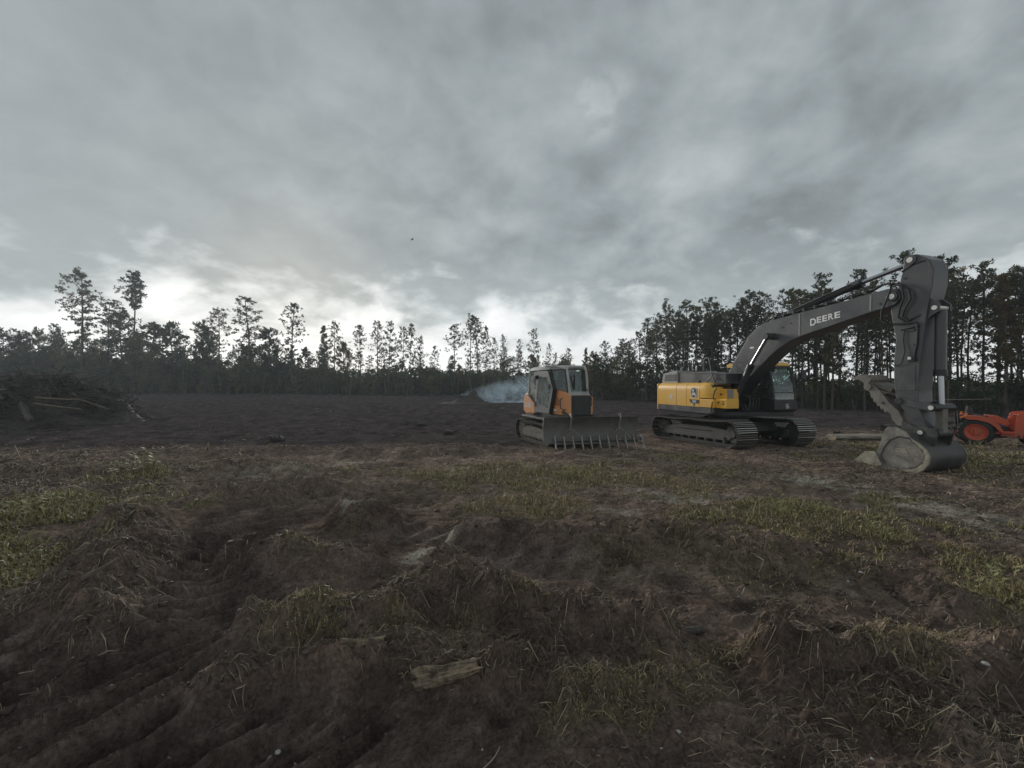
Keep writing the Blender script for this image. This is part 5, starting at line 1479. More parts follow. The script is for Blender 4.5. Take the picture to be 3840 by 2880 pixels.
def build_tractor():
    a = .85
    Tt = empty('tractor', (15.78, 13.6, base_z(13.6) + .02), frame_rot(a))
    tag(Tt, 'small red orange farm tractor with loader at the right edge behind the bucket', 'tractor')
    O, K = M['tractor'], M['black']

    def wheel(x, y, r, w_, side, rimr):
        h = w_ / 2
        s = side
        t_ = MB().lathe([(rimr * .98, h * s * .8), (rimr * 1.08, h * s), (r * .86, h * s), (r * .97, h * s * .82), (r, h * s * .5), (r, -h * s * .5), (r * .97, -h * s * .82), (r * .86, -h * s), (rimr * 1.08, -h * s), (rimr * .98, -h * s * .8)], (x, y, r), 40)
        nl = 20
        for k in range(nl):
            for q in (-1, 1):
                an = 2 * math.pi * (k + (.5 if q > 0 else 0)) / nl
                a2 = an + .16
                vs_ = []
                for (aa, yy) in ((an, 0.01 * q), (a2, h * q * .98)):
                    for da in (-.045, .045):
                        for rr in (r * .985, r * 1.035):
                            vs_.append((x + rr * math.cos(aa + da), y + yy, r + rr * math.sin(aa + da)))
                t_.add(vs_, [(0, 1, 3, 2), (4, 6, 7, 5), (0, 4, 5, 1), (2, 3, 7, 6), (1, 5, 7, 3), (0, 2, 6, 4)])
        wh = t_.build('wheel', M['rubber'], Tt)
        MB().lathe([(rimr * 1.03, h * s * .82), (rimr * 1.0, h * s * .9), (rimr * .93, h * s * .86), (rimr * .88, h * s * .35), (rimr * .55, h * s * .2), (rimr * .5, h * s * .45), (rimr * .22, h * s * .5), (rimr * .2, h * s * .75), (0, h * s * .75)], (x, y, r), 32).build('rim', O, wh)
        for k in range(6):
            an = k * math.pi / 3
            MB().cyl((x + rimr * .36 * math.cos(an), y + h * s * .46, r + rimr * .36 * math.sin(an)), (x + rimr * .36 * math.cos(an), y + h * s * .58, r + rimr * .36 * math.sin(an)), .014, 8).build('wheel_nut', K, wh)
        return wh
    wheel(0, .13, .425, .26, -1, .275)
    wheel(0, 1.07, .425, .26, 1, .275)
    wheel(1.35, .22, .27, .18, -1, .16)
    wheel(1.35, .98, .27, .18, 1, .16)
    fo = [(-.33, .91), (-.29, .955), (-.20, .985), (0, .995), (.19, .965), (.32, .90), (.42, .80), (.51, .68), (.575, .55), (.60, .42)]
    fi = [(p[0] * .95, p[1] - .03) for p in fo]
    for y0, y1 in ((-.02, .30), (.90, 1.22)):
        f = MB().prism(fo + fi[::-1], y0, y1).build('fender', O, Tt, .01)
        yy = y0 if y0 < .5 else y1
        MB().prism([(-.30, .92), (-.2, .985), (0, .995), (.19, .965), (.32, .9), (.42, .8), (.51, .68), (.59, .45), (.50, .50), (.40, .66), (.25, .78), (0, .85), (-.2, .85)], yy - .012, yy + .012).build('fender_face', O, f)
        MB().tube([(-.20, (y0 + y1) / 2, 1.0), (-.20, (y0 + y1) / 2, 1.07)], .03, 10).build('flasher', M['amber'], f)
        MB().box(-.36, -.30, y0 + .05, y0 + .13, .88, .95).build('tail_lamp', M['amber'], f, .01)
    MB().box(-.35, .75, .42, .80, .25, .62).build('transmission', K, Tt, .02)
    MB().cyl((0, .1, .425), (0, 1.1, .425), .09, 16).build('rear_axle', K, Tt)
    MB().box(.15, .85, .08, 1.12, .40, .45).build('foot_deck', O, Tt, .01)
    MB().prism([(-.12, .85), (.22, .85), (.26, .98), (.0, 1.02), (-.06, 1.28), (-.14, 1.30), (-.18, .95)], .42, .80).build('seat', K, Tt, .03)
    MB().prism([(.30, 1.0), (.52, .99), (.70, .88), (.82, .72), (.72, .66), (.30, .80)], .30, .92).build('console', O, Tt, .02)
    MB().lathe([(.17, .01), (.18, 0), (.17, -.01), (.155, 0), (.17, .01)], (0, 0, 0), 24).xf(lambda x, y, z: (x * .9 + .46, z + .61, y + 1.12 - x * .4)).build('steering_wheel', K, Tt)
    MB().tube([(.55, .61, .95), (.46, .61, 1.12)], .02, 8).build('steering_column', K, Tt)
    MB().prism([(.82, .50), (1.95, .48), (2.0, .60), (1.95, .92), (1.70, 1.02), (.95, 1.06), (.82, 1.0)], .40, .82).build('hood', O, Tt, .04)
    MB().prism([(1.96, .52), (2.01, .60), (1.965, .88), (1.955, .88)], .44, .78).build('grille', K, Tt)
    MB().box(.70, 1.9, .46, .76, .30, .50).build('engine', K, Tt, .02)
    MB().cyl((1.35, .2, .27), (1.35, 1.0, .27), .06, 14).build('front_axle', K, Tt)
    MB().tube([(-.35, .30, .5), (-.38, .30, 1.1), (-.55, .30, 1.25)], .03, 8).tube([(-.35, .92, .5), (-.38, .92, 1.1), (-.55, .92, 1.25)], .03, 8).build('folded_roll_bar', K, Tt)
    for sy, y0 in ((-1, .10), (1, 1.02)):
        ls = MB().prism([(.84, .30), (1.02, .28), (1.06, .60), (1.10, .98), (1.02, 1.10), (.92, 1.08), (.86, .80)], y0, y0 + .09).build('loader_mast', O, Tt, .01)
        MB().cyl((.93, y0 - .02, .35), (.93, y0 + .11, .35), .04, 14).build('pivot', K, ls)
        MB().prism([(.92, 1.02), (.98, 1.12), (1.30, 1.16), (1.75, .92), (2.35, .36), (2.30, .26), (2.2, .30), (1.66, .80), (1.30, .98)], y0 + .01, y0 + .08).build('loader_arm', O, Tt, .01)
        lc = MB().tube([(1.0, y0 + .045, .45), (1.35, y0 + .045, .78)], .03, 10).build('loader_cylinder', K, Tt)
        MB().tube([(1.33, y0 + .045, .76), (1.55, y0 + .045, .92)], .017, 8).build('rod', M['chrome'], lc)
    MB().box(.55, .90, .06, .12, .44, .50).box(.55, .90, .06, .12, .34, .38).build('side_rail', O, Tt, .008)
    MB().tube([(.70, .2, .98), (.80, .18, 1.05), (.95, .2, 1.02), (1.05, .2, 1.08)], .012, 6).build('loader_hose', M['rubber'], Tt)
    lbk = MB().prism([(2.30, .06), (2.72, .02), (2.70, .05), (2.38, .10), (2.32, .25), (2.40, .48), (2.36, .50), (2.28, .26)], .0, 1.22).build('loader_bucket', K, Tt, .006)
    for y0 in (0, 1.2):
        MB().prism([(2.28, .06), (2.70, .02), (2.40, .50), (2.26, .26)], y0, y0 + .02).build('bucket_side', K, lbk)
    # red mower deck on the rear hitch
    md = MB().prism([(-1.75, .12), (-1.55, .06), (-.62, .06), (-.56, .14), (-.60, .28), (-.85, .33), (-1.6, .30)], .05, 1.15).build('rear_mower', M['redimp'], Tt, .02)
    MB().prism([(-.70, .28), (-.45, .40), (-.30, .34), (-.32, .28), (-.55, .24)], .45, .75).build('hitch_arm', M['redimp'], md, .01)
    MB().tube([(-.9, .6, .33), (-.62, .6, .50), (-.35, .6, .50)], .03, 8).build('drive_shaft', K, md)
    MB().lathe([(0, .04), (.11, .04), (.13, .02), (.13, -.02), (.11, -.04), (0, -.04)], (-1.85, .6, .13), 20).build('tail_wheel', M['rubber'], md)
    return Tt


build_excavator()
build_dozer()
build_tractor()


# ------------------------------------------------------------------ logs, stumps, piles
def wood_piece(name, label, x, y, L, r, rz, tilt=0.0, mat_='wood', cat='log', z=None, seed=0, broken=True, sink=0.3, group=None, taper=0.8, n=14, bend=0.06):
    """a rough round of timber with torn ends"""
    rg = np.random.default_rng(seed + 900)
    m = 22 if r > .05 else 12
    vs_, fs = [], []
    for i in range(m + 1):
        f = i / m
        rr = r * (1 - (1 - taper) * f)
        cx = (f - .5) * L
        cyy = bend * L * math.sin(3.1 * f + seed)
        cz = bend * .4 * L * math.sin(2.3 * f + 1.7 * seed)
        for k in range(n):
            a = 2 * math.pi * k / n
            q = rr * (1 + 0.22 * float(vnoise(k * 1.3 + seed * 5, f * 5, seed)) * 2 + 0.14 * math.sin(3 * a + seed) + 0.10 * float(vnoise(k * 2.9, f * 17, seed + 3)) * 2)
            ex = 0.0
            if i in (0, m) and broken:
                ex = (rg.uniform(-.2, .9)) * r * (1 if i == m else -1)
            vs_.append((cx + ex, cyy + q * math.cos(a), cz + q * math.sin(a)))
    for i in range(m):
        for k in range(n):
            fs.append((i * n + k, i * n + (k + 1) % n, (i + 1) * n + (k + 1) % n, (i + 1) * n + k))
    fs += [tuple(range(n)), tuple(range(m * n, m * n + n))]
    mb = MB().add(vs_, fs)
    z = ground_z(x, y) + r * (1 - sink) if z is None else z
    o_ = mb.build(name, M[mat_], None, 0, 40, (x, y, z), (0, -tilt, rz))
    tag(o_, label, cat, group)
    return o_


# rotten log in the foreground with a pale broken end
x, y = (-0.44, 2.48)
o = wood_piece('log', 'short rotten log with a pale broken end lying in the foreground soil', x + .04, y, .36, .052, .22, .05, 'rotwood', seed=3, n=26, taper=.7, sink=.45)
x, y = (1.38, 3.08)
wood_piece('branch_stub', 'short smooth branch stub lying in dark soil right of the mound', x, y, .21, .028, .03, .0, 'darkwood', 'branch', seed=5, taper=.85, broken=False)
x, y = (-3.34, 3.24)
wood_piece('wood_chip', 'pale split wood chip standing in the track bank on the left', x, y, .2, .022, 1.0, .45, 'wood', 'wood chip', seed=8, taper=.6)
x, y = (-0.99, 2.66)
wood_piece('root_piece', 'dark root piece left of the rotten log', x, y, .24, .035, .3, .0, 'rotwood', 'root', seed=9, taper=.6)
x, y = (0.39, 4.82)
# pale log behind the bucket
x, y = (13.39, 14.88)
wood_piece('log', 'long pale flattened log lying on the ground left of the excavator bucket', x + .3, y + .35, 2.9, .19, -.02, .0, 'palewood', seed=12, sink=.5, taper=.9, bend=.01).scale = (1, 1.25, .62)
x, y = (19.76, 18.08)
for k, (dx, dy, zz, rr) in enumerate(((0, .4, .16, .2), (.6, 1.0, .18, .22), (.3, .7, .48, .17), (-1.4, 1.2, .15, .17))):
    wood_piece('log', ('dark log at the front of the small heap beside the tractor', 'dark log at the back of the small heap beside the tractor', 'dark log lying on top of the small heap beside the tractor', 'dark log left of the small heap beside the tractor')[k], x + dx, y + dy, 2.4 - .2 * k, rr, .15 + .1 * k, 0, 'darkwood', z=base_z(y) + zz, seed=20 + k, group='logs heaped beside the tractor', bend=.02)
x, y = (29.02, 23.28)
wood_piece('log', 'bare pole leaning in the undergrowth behind the tractor', x + 1.0, y + 3, 3.5, .02, .1, .02, 'palewood', z=1.1, seed=31, bend=.02)

# single sticks, most of them pale wood
for k, (u, v, L, rz, mt, lb) in enumerate((
        ((-10.38, 9.92), 0, .42, -.25, 'freshwood', 'orange split stick on the dark soil at the left'),
        ((-9.90, 8.13), 0, .3, .6, 'palewood', 'small white stick at the far left of the brown strip'),
        ((-5.30, 7.64), 0, .34, -.5, 'palewood', 'white crooked stick beside a dark clump left of centre'),
        ((2.46, 10.56), 0, 1.5, -.14, 'palewood', 'long thin bleached stick in front of the bulldozer rake'),
        ((0.82, 15.36), 0, 1.1, -.2, 'wood', 'thin stick beside the bulldozer track'),
        ((4.63, 12.86), 0, .35, .1, 'freshwood', 'splintered stick between bulldozer and excavator'),
        ((-0.87, 4.20), 0, .22, .6, 'palewood', 'pale splinter in the pale streak at the centre'),
        ((2.39, 3.02), 0, .34, -.9, 'wood', 'curved root hanging from the right mound'),
        ((2.75, 2.61), 0, .2, -.7, 'palewood', 'thin pale stalk on the right mound'),
        ((2.53, 2.31), 0, .22, -.6, 'palewood', 'thin pale stalk low at the right'),
        ((-0.10, 2.09), 0, .2, 1.0, 'palewood', 'thin pale stalk low at the centre'),
        ((1.39, 2.55), 0, .12, .4, 'palewood', 'forked pale stalk right of the grass tuft'))):
    x, y = u
    o = wood_piece('stick', lb, x, y, L, (.004 if y < 5 else .009) if L < .5 else .012, rz, .03, mt, 'stick', seed=50 + k, sink=-.4, broken=False, n=6, bend=.09)

# pebbles, each lying on the soil
pb = []
for s_ in range(3):
    bm = bmesh.new()
    bmesh.ops.create_icosphere(bm, subdivisions=2, radius=1)
    for v_ in bm.verts:
        v_.co *= 1 + .25 * float(vnoise(np.array([v_.co.x * 1.7 + s_ * 9]), np.array([v_.co.y * 1.7 + v_.co.z]), s_)[0]) * 2
        v_.co.z *= .6
    me = bpy.data.meshes.new('pebble'); bm.to_mesh(me); bm.free()
    me.polygons.foreach_set('use_smooth', [True] * len(me.polygons))
    me.materials.append(M['stone'])
    pb.append(me)
PEB = [((0.92, 2.21), .018, 'largest white pebble in the soil at bottom centre right'), ((-1.30, 2.15), .02, 'upper of two white pebbles at bottom left of centre'), ((-1.23, 2.10), .022, 'lower of two white pebbles at bottom left of centre'), ((0.80, 2.14), .012, 'small white pebble below the largest pebble'),
       ((2.13, 3.76), .014, 'white pebble on the smooth tread right of centre'), ((2.20, 3.64), .012, 'second white pebble on the smooth tread right of centre'), ((-0.16, 2.15), .011, 'pebble beneath the rotten log near the bottom edge'), ((-1.57, 2.63), .016, 'white chip of stone left of the rotten log'),
       ((-2.41, 2.68), .013, 'white pebble in the left crawler prints'), ((2.64, 2.38), .026, 'flat pale stone low at the right'), ((3.02, 2.55), .03, 'pale three cornered stone on the right mound'), ((1.91, 2.12), .014, 'pale pebble at the bottom right'), ((4.76, 4.43), .03, 'upper pale stone at the edge of the right grass'), ((3.38, 4.02), .025, 'first grey stone on the bank below the right grass'), ((3.52, 4.03), .03, 'second grey stone on the bank below the right grass')]
for k, (p, r_, lb) in enumerate(PEB):
    r_ *= .62
    o = link('pebble', pb[k % 3], None, None, (p[0], p[1], ground_z(*p) + r_ * .25), (0, 0, k * 1.3))
    o.scale = (r_ * 1.2, r_, r_)
    tag(o, lb, 'pebble', 'pebbles on the soil')

# brush pile on the left
rb = np.random.default_rng(5)
CX, CY = -27.0, 23.2
def pile_h(x, y):
    r2 = ((x - CX) / 5.3) ** 2 + ((y - CY) / 2.6) ** 2
    return 2.7 * np.clip(1 - r2, 0, 1) ** .75
bp_ = MB()
core_n = 26
gx = np.linspace(CX - 5.8, CX + 5.8, core_n * 2); gy = np.linspace(CY - 2.8, CY + 2.8, core_n)
vs_ = []; fs = []
for j, yy in enumerate(gy):
    for i, xx in enumerate(gx):
        vs_.append((xx, yy, -.3 + .8 * float(pile_h(xx, yy)) * (1 + .6 * float(vnoise(np.array([xx * 1.5]), np.array([yy * 1.5]), 4)[0]))))
nx_ = len(gx)
for j in range(len(gy) - 1):
    for i in range(nx_ - 1):
        fs.append((j * nx_ + i, j * nx_ + i + 1, (j + 1) * nx_ + i + 1, (j + 1) * nx_ + i))
bp_.add(vs_, fs)
for k in range(2300):
    xx = CX + rb.normal() * 2.3; yy = CY + rb.normal() * 1.2 - .3
    hh = float(pile_h(xx, yy))
    if hh <= 0.02 and rb.uniform() < .7: continue
    z_ = -.15 + hh * rb.uniform(.55, 1.04)
    az = rb.normal() * .7 + (0 if rb.uniform() < .7 else 1.5); el = rb.normal() * .28
    L = rb.uniform(.5, 2.6); r_ = rb.uniform(.012, .05)
    d_ = Vector((math.cos(az) * math.cos(el), math.sin(az) * math.cos(el), math.sin(el) - .1))
    p = Vector((xx, yy, z_))
    bend_ = Vector((rb.normal(), rb.normal(), rb.normal())) * .12 * L
    bp_.tube([p - d_ * L * .5, p + bend_, p + d_ * L * .5], [r_, r_ * .8, r_ * .3], 4)
o = bp_.build('brush_pile', M['darkwood'], None, 0, 50)
tag(o, 'big tangled heap of dark uprooted brush at the left edge', 'brush pile', kind='stuff')
for k, (p, L, r_, rz, tl, mt, lb) in enumerate((
        ((-26.7, 20.7, 1.55), 1.3, 0.138, -.35, -.42, 'darkwood', 'sawn log end sticking out high in the brush pile'),
        ((-24.9, 20.5, .62), 1.7, 0.150, -.45, -.42, 'darkwood', 'weathered log sloping down at the front of the brush pile'),
        ((-23.7, 20.9, 1.35), 2.6, 0.050, -.05, -.03, 'wood', 'bare pale pole lying level across the right of the brush pile'),
        ((-23.5, 20.7, .95), 2.6, 0.044, -.1, -.14, 'wood', 'bare pale pole sloping down under the level pole in the brush pile'),
        ((-27.9, 20.2, .0), 2.6, 0.062, .1, .02, 'palewood', 'pale pole on the ground before the brush pile'),
        ((-27.5, 20.8, 1.75), 2.0, 0.037, .1, .1, 'palewood', 'thin pale stick high at the left of the brush pile'),
        ((-22.3, 21.4, 1.0), 1.3, 0.050, .3, -.4, 'wood', 'splintered branch at the right shoulder of the brush pile'))):
    wood_piece('log' if r_ > .1 else 'pole', lb, p[0], p[1], L, r_, rz, tl, mt, 'log' if r_ > .1 else 'pole', z=p[2], seed=70 + k, bend=.03)
# root plate at the left of the pile
rp_ = MB()
for k in range(34):
    a = rb.uniform(0, 6.28); L = rb.uniform(.4, .85)
    rp_.tube([(0, 0, 0), (.5 * L * math.cos(a), -.12 + rb.normal() * .05, .5 * L * math.sin(a)), (L * math.cos(a + .3), -.05 + rb.normal() * .1, L * math.sin(a + .3))], [.07, .045, .012], 5)
rp_.lathe([(0, -.28), (.14, -.26), (.2, -.1), (.45, .05), (.55, .2), (0, .3)], (0, 0, 0), 18)
o = rp_.build('root_plate', M['darkwood'], None, 0, 50, (-27.0, 20.3, .62), (0, 0, .1))
tag(o, 'round upturned root plate of a stump at the left of the brush pile', 'stump')


def stump(name, label, x, y, s, seed, mt='darkwood'):
    rg = np.random.default_rng(seed)
    mb = MB()
    mb.tube([(-.25 * s, 0, .06 * s), (0, .05 * s, .14 * s), (.3 * s, 0, .1 * s)], [.09 * s, .12 * s, .06 * s], 9)
    for k in range(11):
        a = rg.uniform(-.4, 3.5); L = rg.uniform(.35, 1.0) * s
        st_ = Vector((rg.uniform(-.2, .25) * s, 0, .1 * s))
        d_ = Vector((math.cos(a), rg.normal() * .3, abs(math.sin(a)) * rg.uniform(.05, .35)))
        mb.tube([st_, st_ + d_ * L * .5 + Vector((0, 0, .05 * s)), st_ + d_ * L], [.045 * s, .028 * s, .007 * s], 6)
    o_ = mb.build(name, M[mt], None, 0, 50, (x, y, ground_z(x, y) - .02), (0, 0, rg.uniform(-.3, .3)))
    return tag(o_, label, 'stump')


x, y = (-8.73, 14.88)
stump('uprooted_stump', 'dark uprooted stump with spread roots on the open field at the left', x, y, 1.05, 1)
x, y = (-5.17, 22.50)
stump('uprooted_stump', 'small dark stump with pale tips on the far field left of the bulldozer', x, y, .8, 2)
x, y = (-2.89, 18.08)
stump('root_clump', 'low dark root clump on the field left of the bulldozer', x, y, .9, 4)
x, y = (15.18, 16.39)
stump('root_clump', 'dark root clump behind the pale log', x - .9, y + 1.2, .5, 7)

# smouldering heap of earth and roots on the far field
BX, BY = (-5.13, 49.63)
hb = MB()
nn_ = 40
vs_ = []; fs = []
for j in range(nn_ + 1):
    for i in range(nn_ + 1):
        xx = -3.6 + 7.2 * i / nn_; yy = -2.2 + 4.4 * j / nn_
        h_ = 1.15 * math.exp(-((xx - .45) / .62) ** 2 - (yy / 1.0) ** 2) + .75 * math.exp(-((xx + .8) / 1.1) ** 2 - (yy / 1.1) ** 2) + .32 * math.exp(-((xx - 1.3) / 1.2) ** 2 - (yy / 1.2) ** 2)
        h_ *= 1.25 + .6 * float(fbm(np.array([xx * 1.8]), np.array([yy * 1.8]), 3, 8)[0])
        vs_.append((xx, yy, h_ - .12))
for j in range(nn_):
    for i in range(nn_):
        a = j * (nn_ + 1) + i
        fs.append((a, a + 1, a + nn_ + 2, a + nn_ + 1))
hb.add(vs_, fs)
heap = hb.build('burning_heap', M['earth'], None, 0, 60, (BX, BY, base_z(BY)))
tag(heap, 'low smouldering heap of earth and roots on the far field', 'earth heap')
rt_ = MB()
for k in range(30):
    xx = rb.uniform(-1.9, -.1); yy = rb.uniform(-.7, .5)
    p = Vector((xx, yy, .45 + rb.uniform(0, .25)))
    d_ = Vector((rb.normal() * .5, rb.normal() * .3, rb.uniform(-.1, .5)))
    rt_.tube([p, p + d_ * .4 + Vector((0, 0, .05)), p + d_ * .8], [.05, .035, .012], 5)
rt_.build('charred_roots', M['darkwood'], heap)

# smoke that drifts right from the heap
sm = bpy.data.materials.new('blue_wood_smoke')
sm.use_nodes = True
t = NT(sm.node_tree)
co = t.n('ShaderNodeTexCoord').outputs['Object']
sp = t.n('ShaderNodeSeparateXYZ', {0: co})
warp = t.n('ShaderNodeTexNoise', {'Vector': co, 'Scale': 0.9, 'Detail': 6.0, 'Roughness': 0.62, 'Distortion': 1.1})
xf_ = t.smooth(sp.outputs[0], -1.7, 1.0)
fall = t.smooth(sp.outputs[0], 20.0, 0.0)
# the plume widens and rises as it drifts
wide = t.m('MULTIPLY_ADD', t.m('MAXIMUM', t.m('ADD', sp.outputs[0], 1.7), 0.0), 0.22, 0.50)
wz = t.m('MULTIPLY', t.m('SUBTRACT', warp.outputs[0], 0.5), wide)
hz = t.m('SUBTRACT', t.m('MULTIPLY_ADD', wz, 4.5, sp.outputs[2]), t.m('MULTIPLY_ADD', t.m('MAXIMUM', t.m('ADD', sp.outputs[0], 1.0), 0.0), 0.10, 0.55))
v1 = t.m('POWER', t.m('DIVIDE', hz, wide), 2.0)
v2 = t.m('POWER', t.m('DIVIDE', t.m('SUBTRACT', sp.outputs[1], 0.3), t.m('MULTIPLY_ADD', wide, 0.8, 0.5)), 2.0)
body = t.m('POWER', t.smooth(t.m('ADD', v1, v2), 1.15, 0.0), 1.5)
dn = t.m('MULTIPLY', t.m('MULTIPLY', body, t.m('MULTIPLY', xf_, t.m('POWER', fall, 3.5))), t.smooth(warp.outputs[0], 0.40, 0.66))
dn = t.m('MULTIPLY', t.m('DIVIDE', dn, t.m('MULTIPLY_ADD', wide, 0.8, 0.3)), 9.0)
pv = t.n('ShaderNodeVolumePrincipled', {'Color': (0.66, 0.84, 0.97, 1), 'Density': dn, 'Anisotropy': 0.45})
t.n('ShaderNodeOutputMaterial', {1: pv.outputs[0]})
o = MB().box(-2.2, 23, -5.5, 6.5, -.05, 7.5).build('smoke', sm, None, 0, 0, (BX, BY, base_z(BY)))
tag(o, 'thin bluish smoke drifting right from the smouldering heap', 'smoke', kind='stuff')

# ------------------------------------------------------------------ grass, straw, clods
def place(n, fn, xr, yr, rg):
    """rejection sampling of fn over ground, denser close to the viewpoint"""
    out = []
    got = 0
    while got < n:
        yy = np.exp(rg.uniform(math.log(yr[0]), math.log(yr[1]), n * 2))
        xx = rg.uniform(-1.45, 1.45, n * 2) * (yy + .6)
        p = fn(xx, yy)
        k = rg.uniform(0, 1, len(xx)) < p
        if not k.any(): break
        out.append(np.stack([xx[k], yy[k]], 1)); got += k.sum()
    return np.concatenate(out)[:n]


rg = np.random.default_rng(21)
N = 125000
pt = place(N, lambda x, y: grass_amt(x, y)[0] ** 1.3 * .85, (-20, 20), (1.6, 17), rg)
am_, gr_, ht_ = grass_amt(pt[:, 0], pt[:, 1])
n = len(pt)
gz_ = ground_parts(pt[:, 0], pt[:, 1])[0]
dist = np.hypot(pt[:, 0], pt[:, 1])
h = ht_ * rg.gamma(2.0, .155, n) * (.30 + .55 * am_) * np.clip(.55 + .05 * dist, .6, 1)
az = rg.uniform(0, 6.28, n); ln = rg.uniform(.15, 1.1, n)
dx, dy = np.cos(az) * ln * h, np.sin(az) * ln * h
wd = (.0012 + .00062 * dist) * rg.uniform(.7, 1.4, n)
pa = rg.uniform(0, 6.28, n)
sx, sy_ = np.cos(pa) * wd, np.sin(pa) * wd
B0 = np.stack([pt[:, 0], pt[:, 1], gz_ - .01], 1)
off = np.stack([sx, sy_, 0 * sx], 1)
MID = B0 + np.stack([dx * .35, dy * .35, h * .62], 1)
TIP = B0 + np.stack([dx, dy, h * np.maximum(1.0 - .35 * ln, .35)], 1)
V = np.stack([B0 - off, B0 + off, MID + off * .8, MID - off * .8, TIP], 1).reshape(-1, 3)
ix = np.arange(n)[:, None] * 5
F4 = ix + np.array([[0, 1, 2, 3]]); F3 = ix + np.array([[3, 2, 4]])
green = np.array([0.205, 0.205, 0.085]); olive = np.array([0.31, 0.265, 0.13]); strawc = np.array([0.38, 0.295, 0.17])
gr_ = np.clip(gr_ - .05 + rg.normal(size=n) * .30, 0, 1)[:, None]
cb_ = np.where(gr_ < .5, strawc + (olive - strawc) * gr_ * 2, olive + (green - olive) * (gr_ - .5) * 2) * rg.uniform(.6, 1.35, (n, 1))
o = link('grass', np_mesh('grass', V, [F4, F3], np.repeat(cb_, 5, 0)), M['grass'])
tag(o, 'patchy yellow green grass growing on the churned soil', 'grass', kind='stuff')

# taller weeds in the patches
wp = [(-7.96, 8.75), (-8.08, 8.36), (1.23, 8.36), (0.47, 8.88), (4.51, 5.74), (4.74, 5.04), (4.54, 3.70), (3.90, 5.85), (-1.19, 8.13), (-6.98, 5.63), (-6.99, 6.09), (14.89, 12.21), (14.08, 12.21), (-1.48, 3.34)]
wv, wf, wc = [], [], []
for k, p in enumerate(wp):
    for j in range(26):
        x_, y_ = p[0] + rg.normal() * .16, p[1] + rg.normal() * .12
        z_ = ground_z(x_, y_)
        hh = rg.uniform(.12, .38) * (1.2 if k < 2 else .8)
        if k == 13: hh *= .35; x_, y_ = p[0] + rg.normal() * .03, p[1] + rg.normal() * .03
        a = rg.uniform(0, 6.28); l_ = rg.uniform(.1, .5) * hh
        for q in range(4):
            f = .45 + .18 * q
            b0 = np.array([x_ + math.cos(a) * l_ * f, y_ + math.sin(a) * l_ * f, z_ + hh * f])
            aa = rg.uniform(0, 6.28); d_ = np.array([math.cos(aa), math.sin(aa), .4]) * hh * .28
            s_ = np.array([-math.sin(aa), math.cos(aa), 0]) * hh * .045
            i0 = len(wv)
            wv += [b0, b0 + d_ * .5 + s_, b0 + d_, b0 + d_ * .5 - s_]; wf.append((i0, i0 + 1, i0 + 2, i0 + 3)); wc += [green * rg.uniform(.8, 1.5)] * 4
        i0 = len(wv)
        s_ = np.array([.004, 0, 0])
        wv += [np.array([x_, y_, z_ - .01]) - s_, np.array([x_, y_, z_ - .01]) + s_, np.array([x_ + math.cos(a) * l_, y_ + math.sin(a) * l_, z_ + hh]) + s_ * .4, np.array([x_ + math.cos(a) * l_, y_ + math.sin(a) * l_, z_ + hh]) - s_ * .4]
        wf.append((i0, i0 + 1, i0 + 2, i0 + 3)); wc += [olive * rg.uniform(.7, 1.2)] * 4
o = link('weeds', np_mesh('weeds', np.array(wv), np.array(wf), np.array(wc)), M['grass'])
tag(o, 'leafy weeds standing up out of the grass patches', 'weeds', kind='stuff')


# dead stalks, roots and straw lying over the soil
def litter_amt(x, y):
    z, rd, tm, nr, fr = ground_parts(x, y)
    a, g_, _ = grass_amt(x, y)
    return np.clip(.10 + .40 * rd * (1 - fr) + .45 * a + .55 * sstep(5.5, 8.5, y) * (1 - fr) - .22 * tm + fbm(x * 1.2, y * 1.2, 3, 99) * .5, 0, 1) * (1 - .85 * fr)


N = 70000
pt = place(N, litter_amt, (-20, 20), (1.6, 22), rg)
n = len(pt)
gz_, rd_, _, _, _ = ground_parts(pt[:, 0], pt[:, 1])
dist = np.hypot(pt[:, 0], pt[:, 1])
L = rg.gamma(1.8, .022, n) * (1 + .14 * dist) + .012
az = rg.uniform(0, 6.28, n) ; az = np.where(rg.uniform(size=n) < .4, rg.normal(size=n) * .45, az)
wd = (.0006 + .00040 * dist) * rg.uniform(.6, 1.5, n)
d1 = np.stack([np.cos(az), np.sin(az)], 1)
d2 = np.stack([np.cos(az + rg.normal(size=n) * .6), np.sin(az + rg.normal(size=n) * .6)], 1)
A = pt; Bm = pt + d1 * (L / 2)[:, None]; Cm = Bm + d2 * (L / 2)[:, None]
zA = gz_; zB = ground_parts(Bm[:, 0], Bm[:, 1])[0] ; zC = ground_parts(Cm[:, 0], Cm[:, 1])[0]
lift = np.abs(rg.normal(size=n)) * L * .18 + .004
A3 = np.concatenate([A, (zA + .003)[:, None]], 1); B3 = np.concatenate([Bm, (np.maximum(zB, (zA + zC) / 2) + lift)[:, None]], 1); C3 = np.concatenate([Cm, (zC + .004 + lift * rg.uniform(0, .8, n))[:, None]], 1)
s3 = np.stack([-d1[:, 1] * wd, d1[:, 0] * wd, wd * rg.normal(size=n) * .5], 1)
V = np.stack([A3 - s3 * .6, A3 + s3 * .6, B3 + s3, B3 - s3, C3], 1).reshape(-1, 3)
ix = np.arange(n)[:, None] * 5
tone = rg.uniform(0, 1, (n, 1))
cb_ = np.array([0.085, 0.066, 0.054]) + (np.array([0.46, 0.36, 0.25]) - np.array([0.085, 0.066, 0.054])) * tone ** 2.6
cb_ = cb_ * rg.uniform(.7, 1.25, (n, 1))
o = link('straw_litter', np_mesh('straw_litter', V, [ix + np.array([[0, 1, 2, 3]]), ix + np.array([[3, 2, 4]])], np.repeat(cb_, 5, 0)), M['straw'])
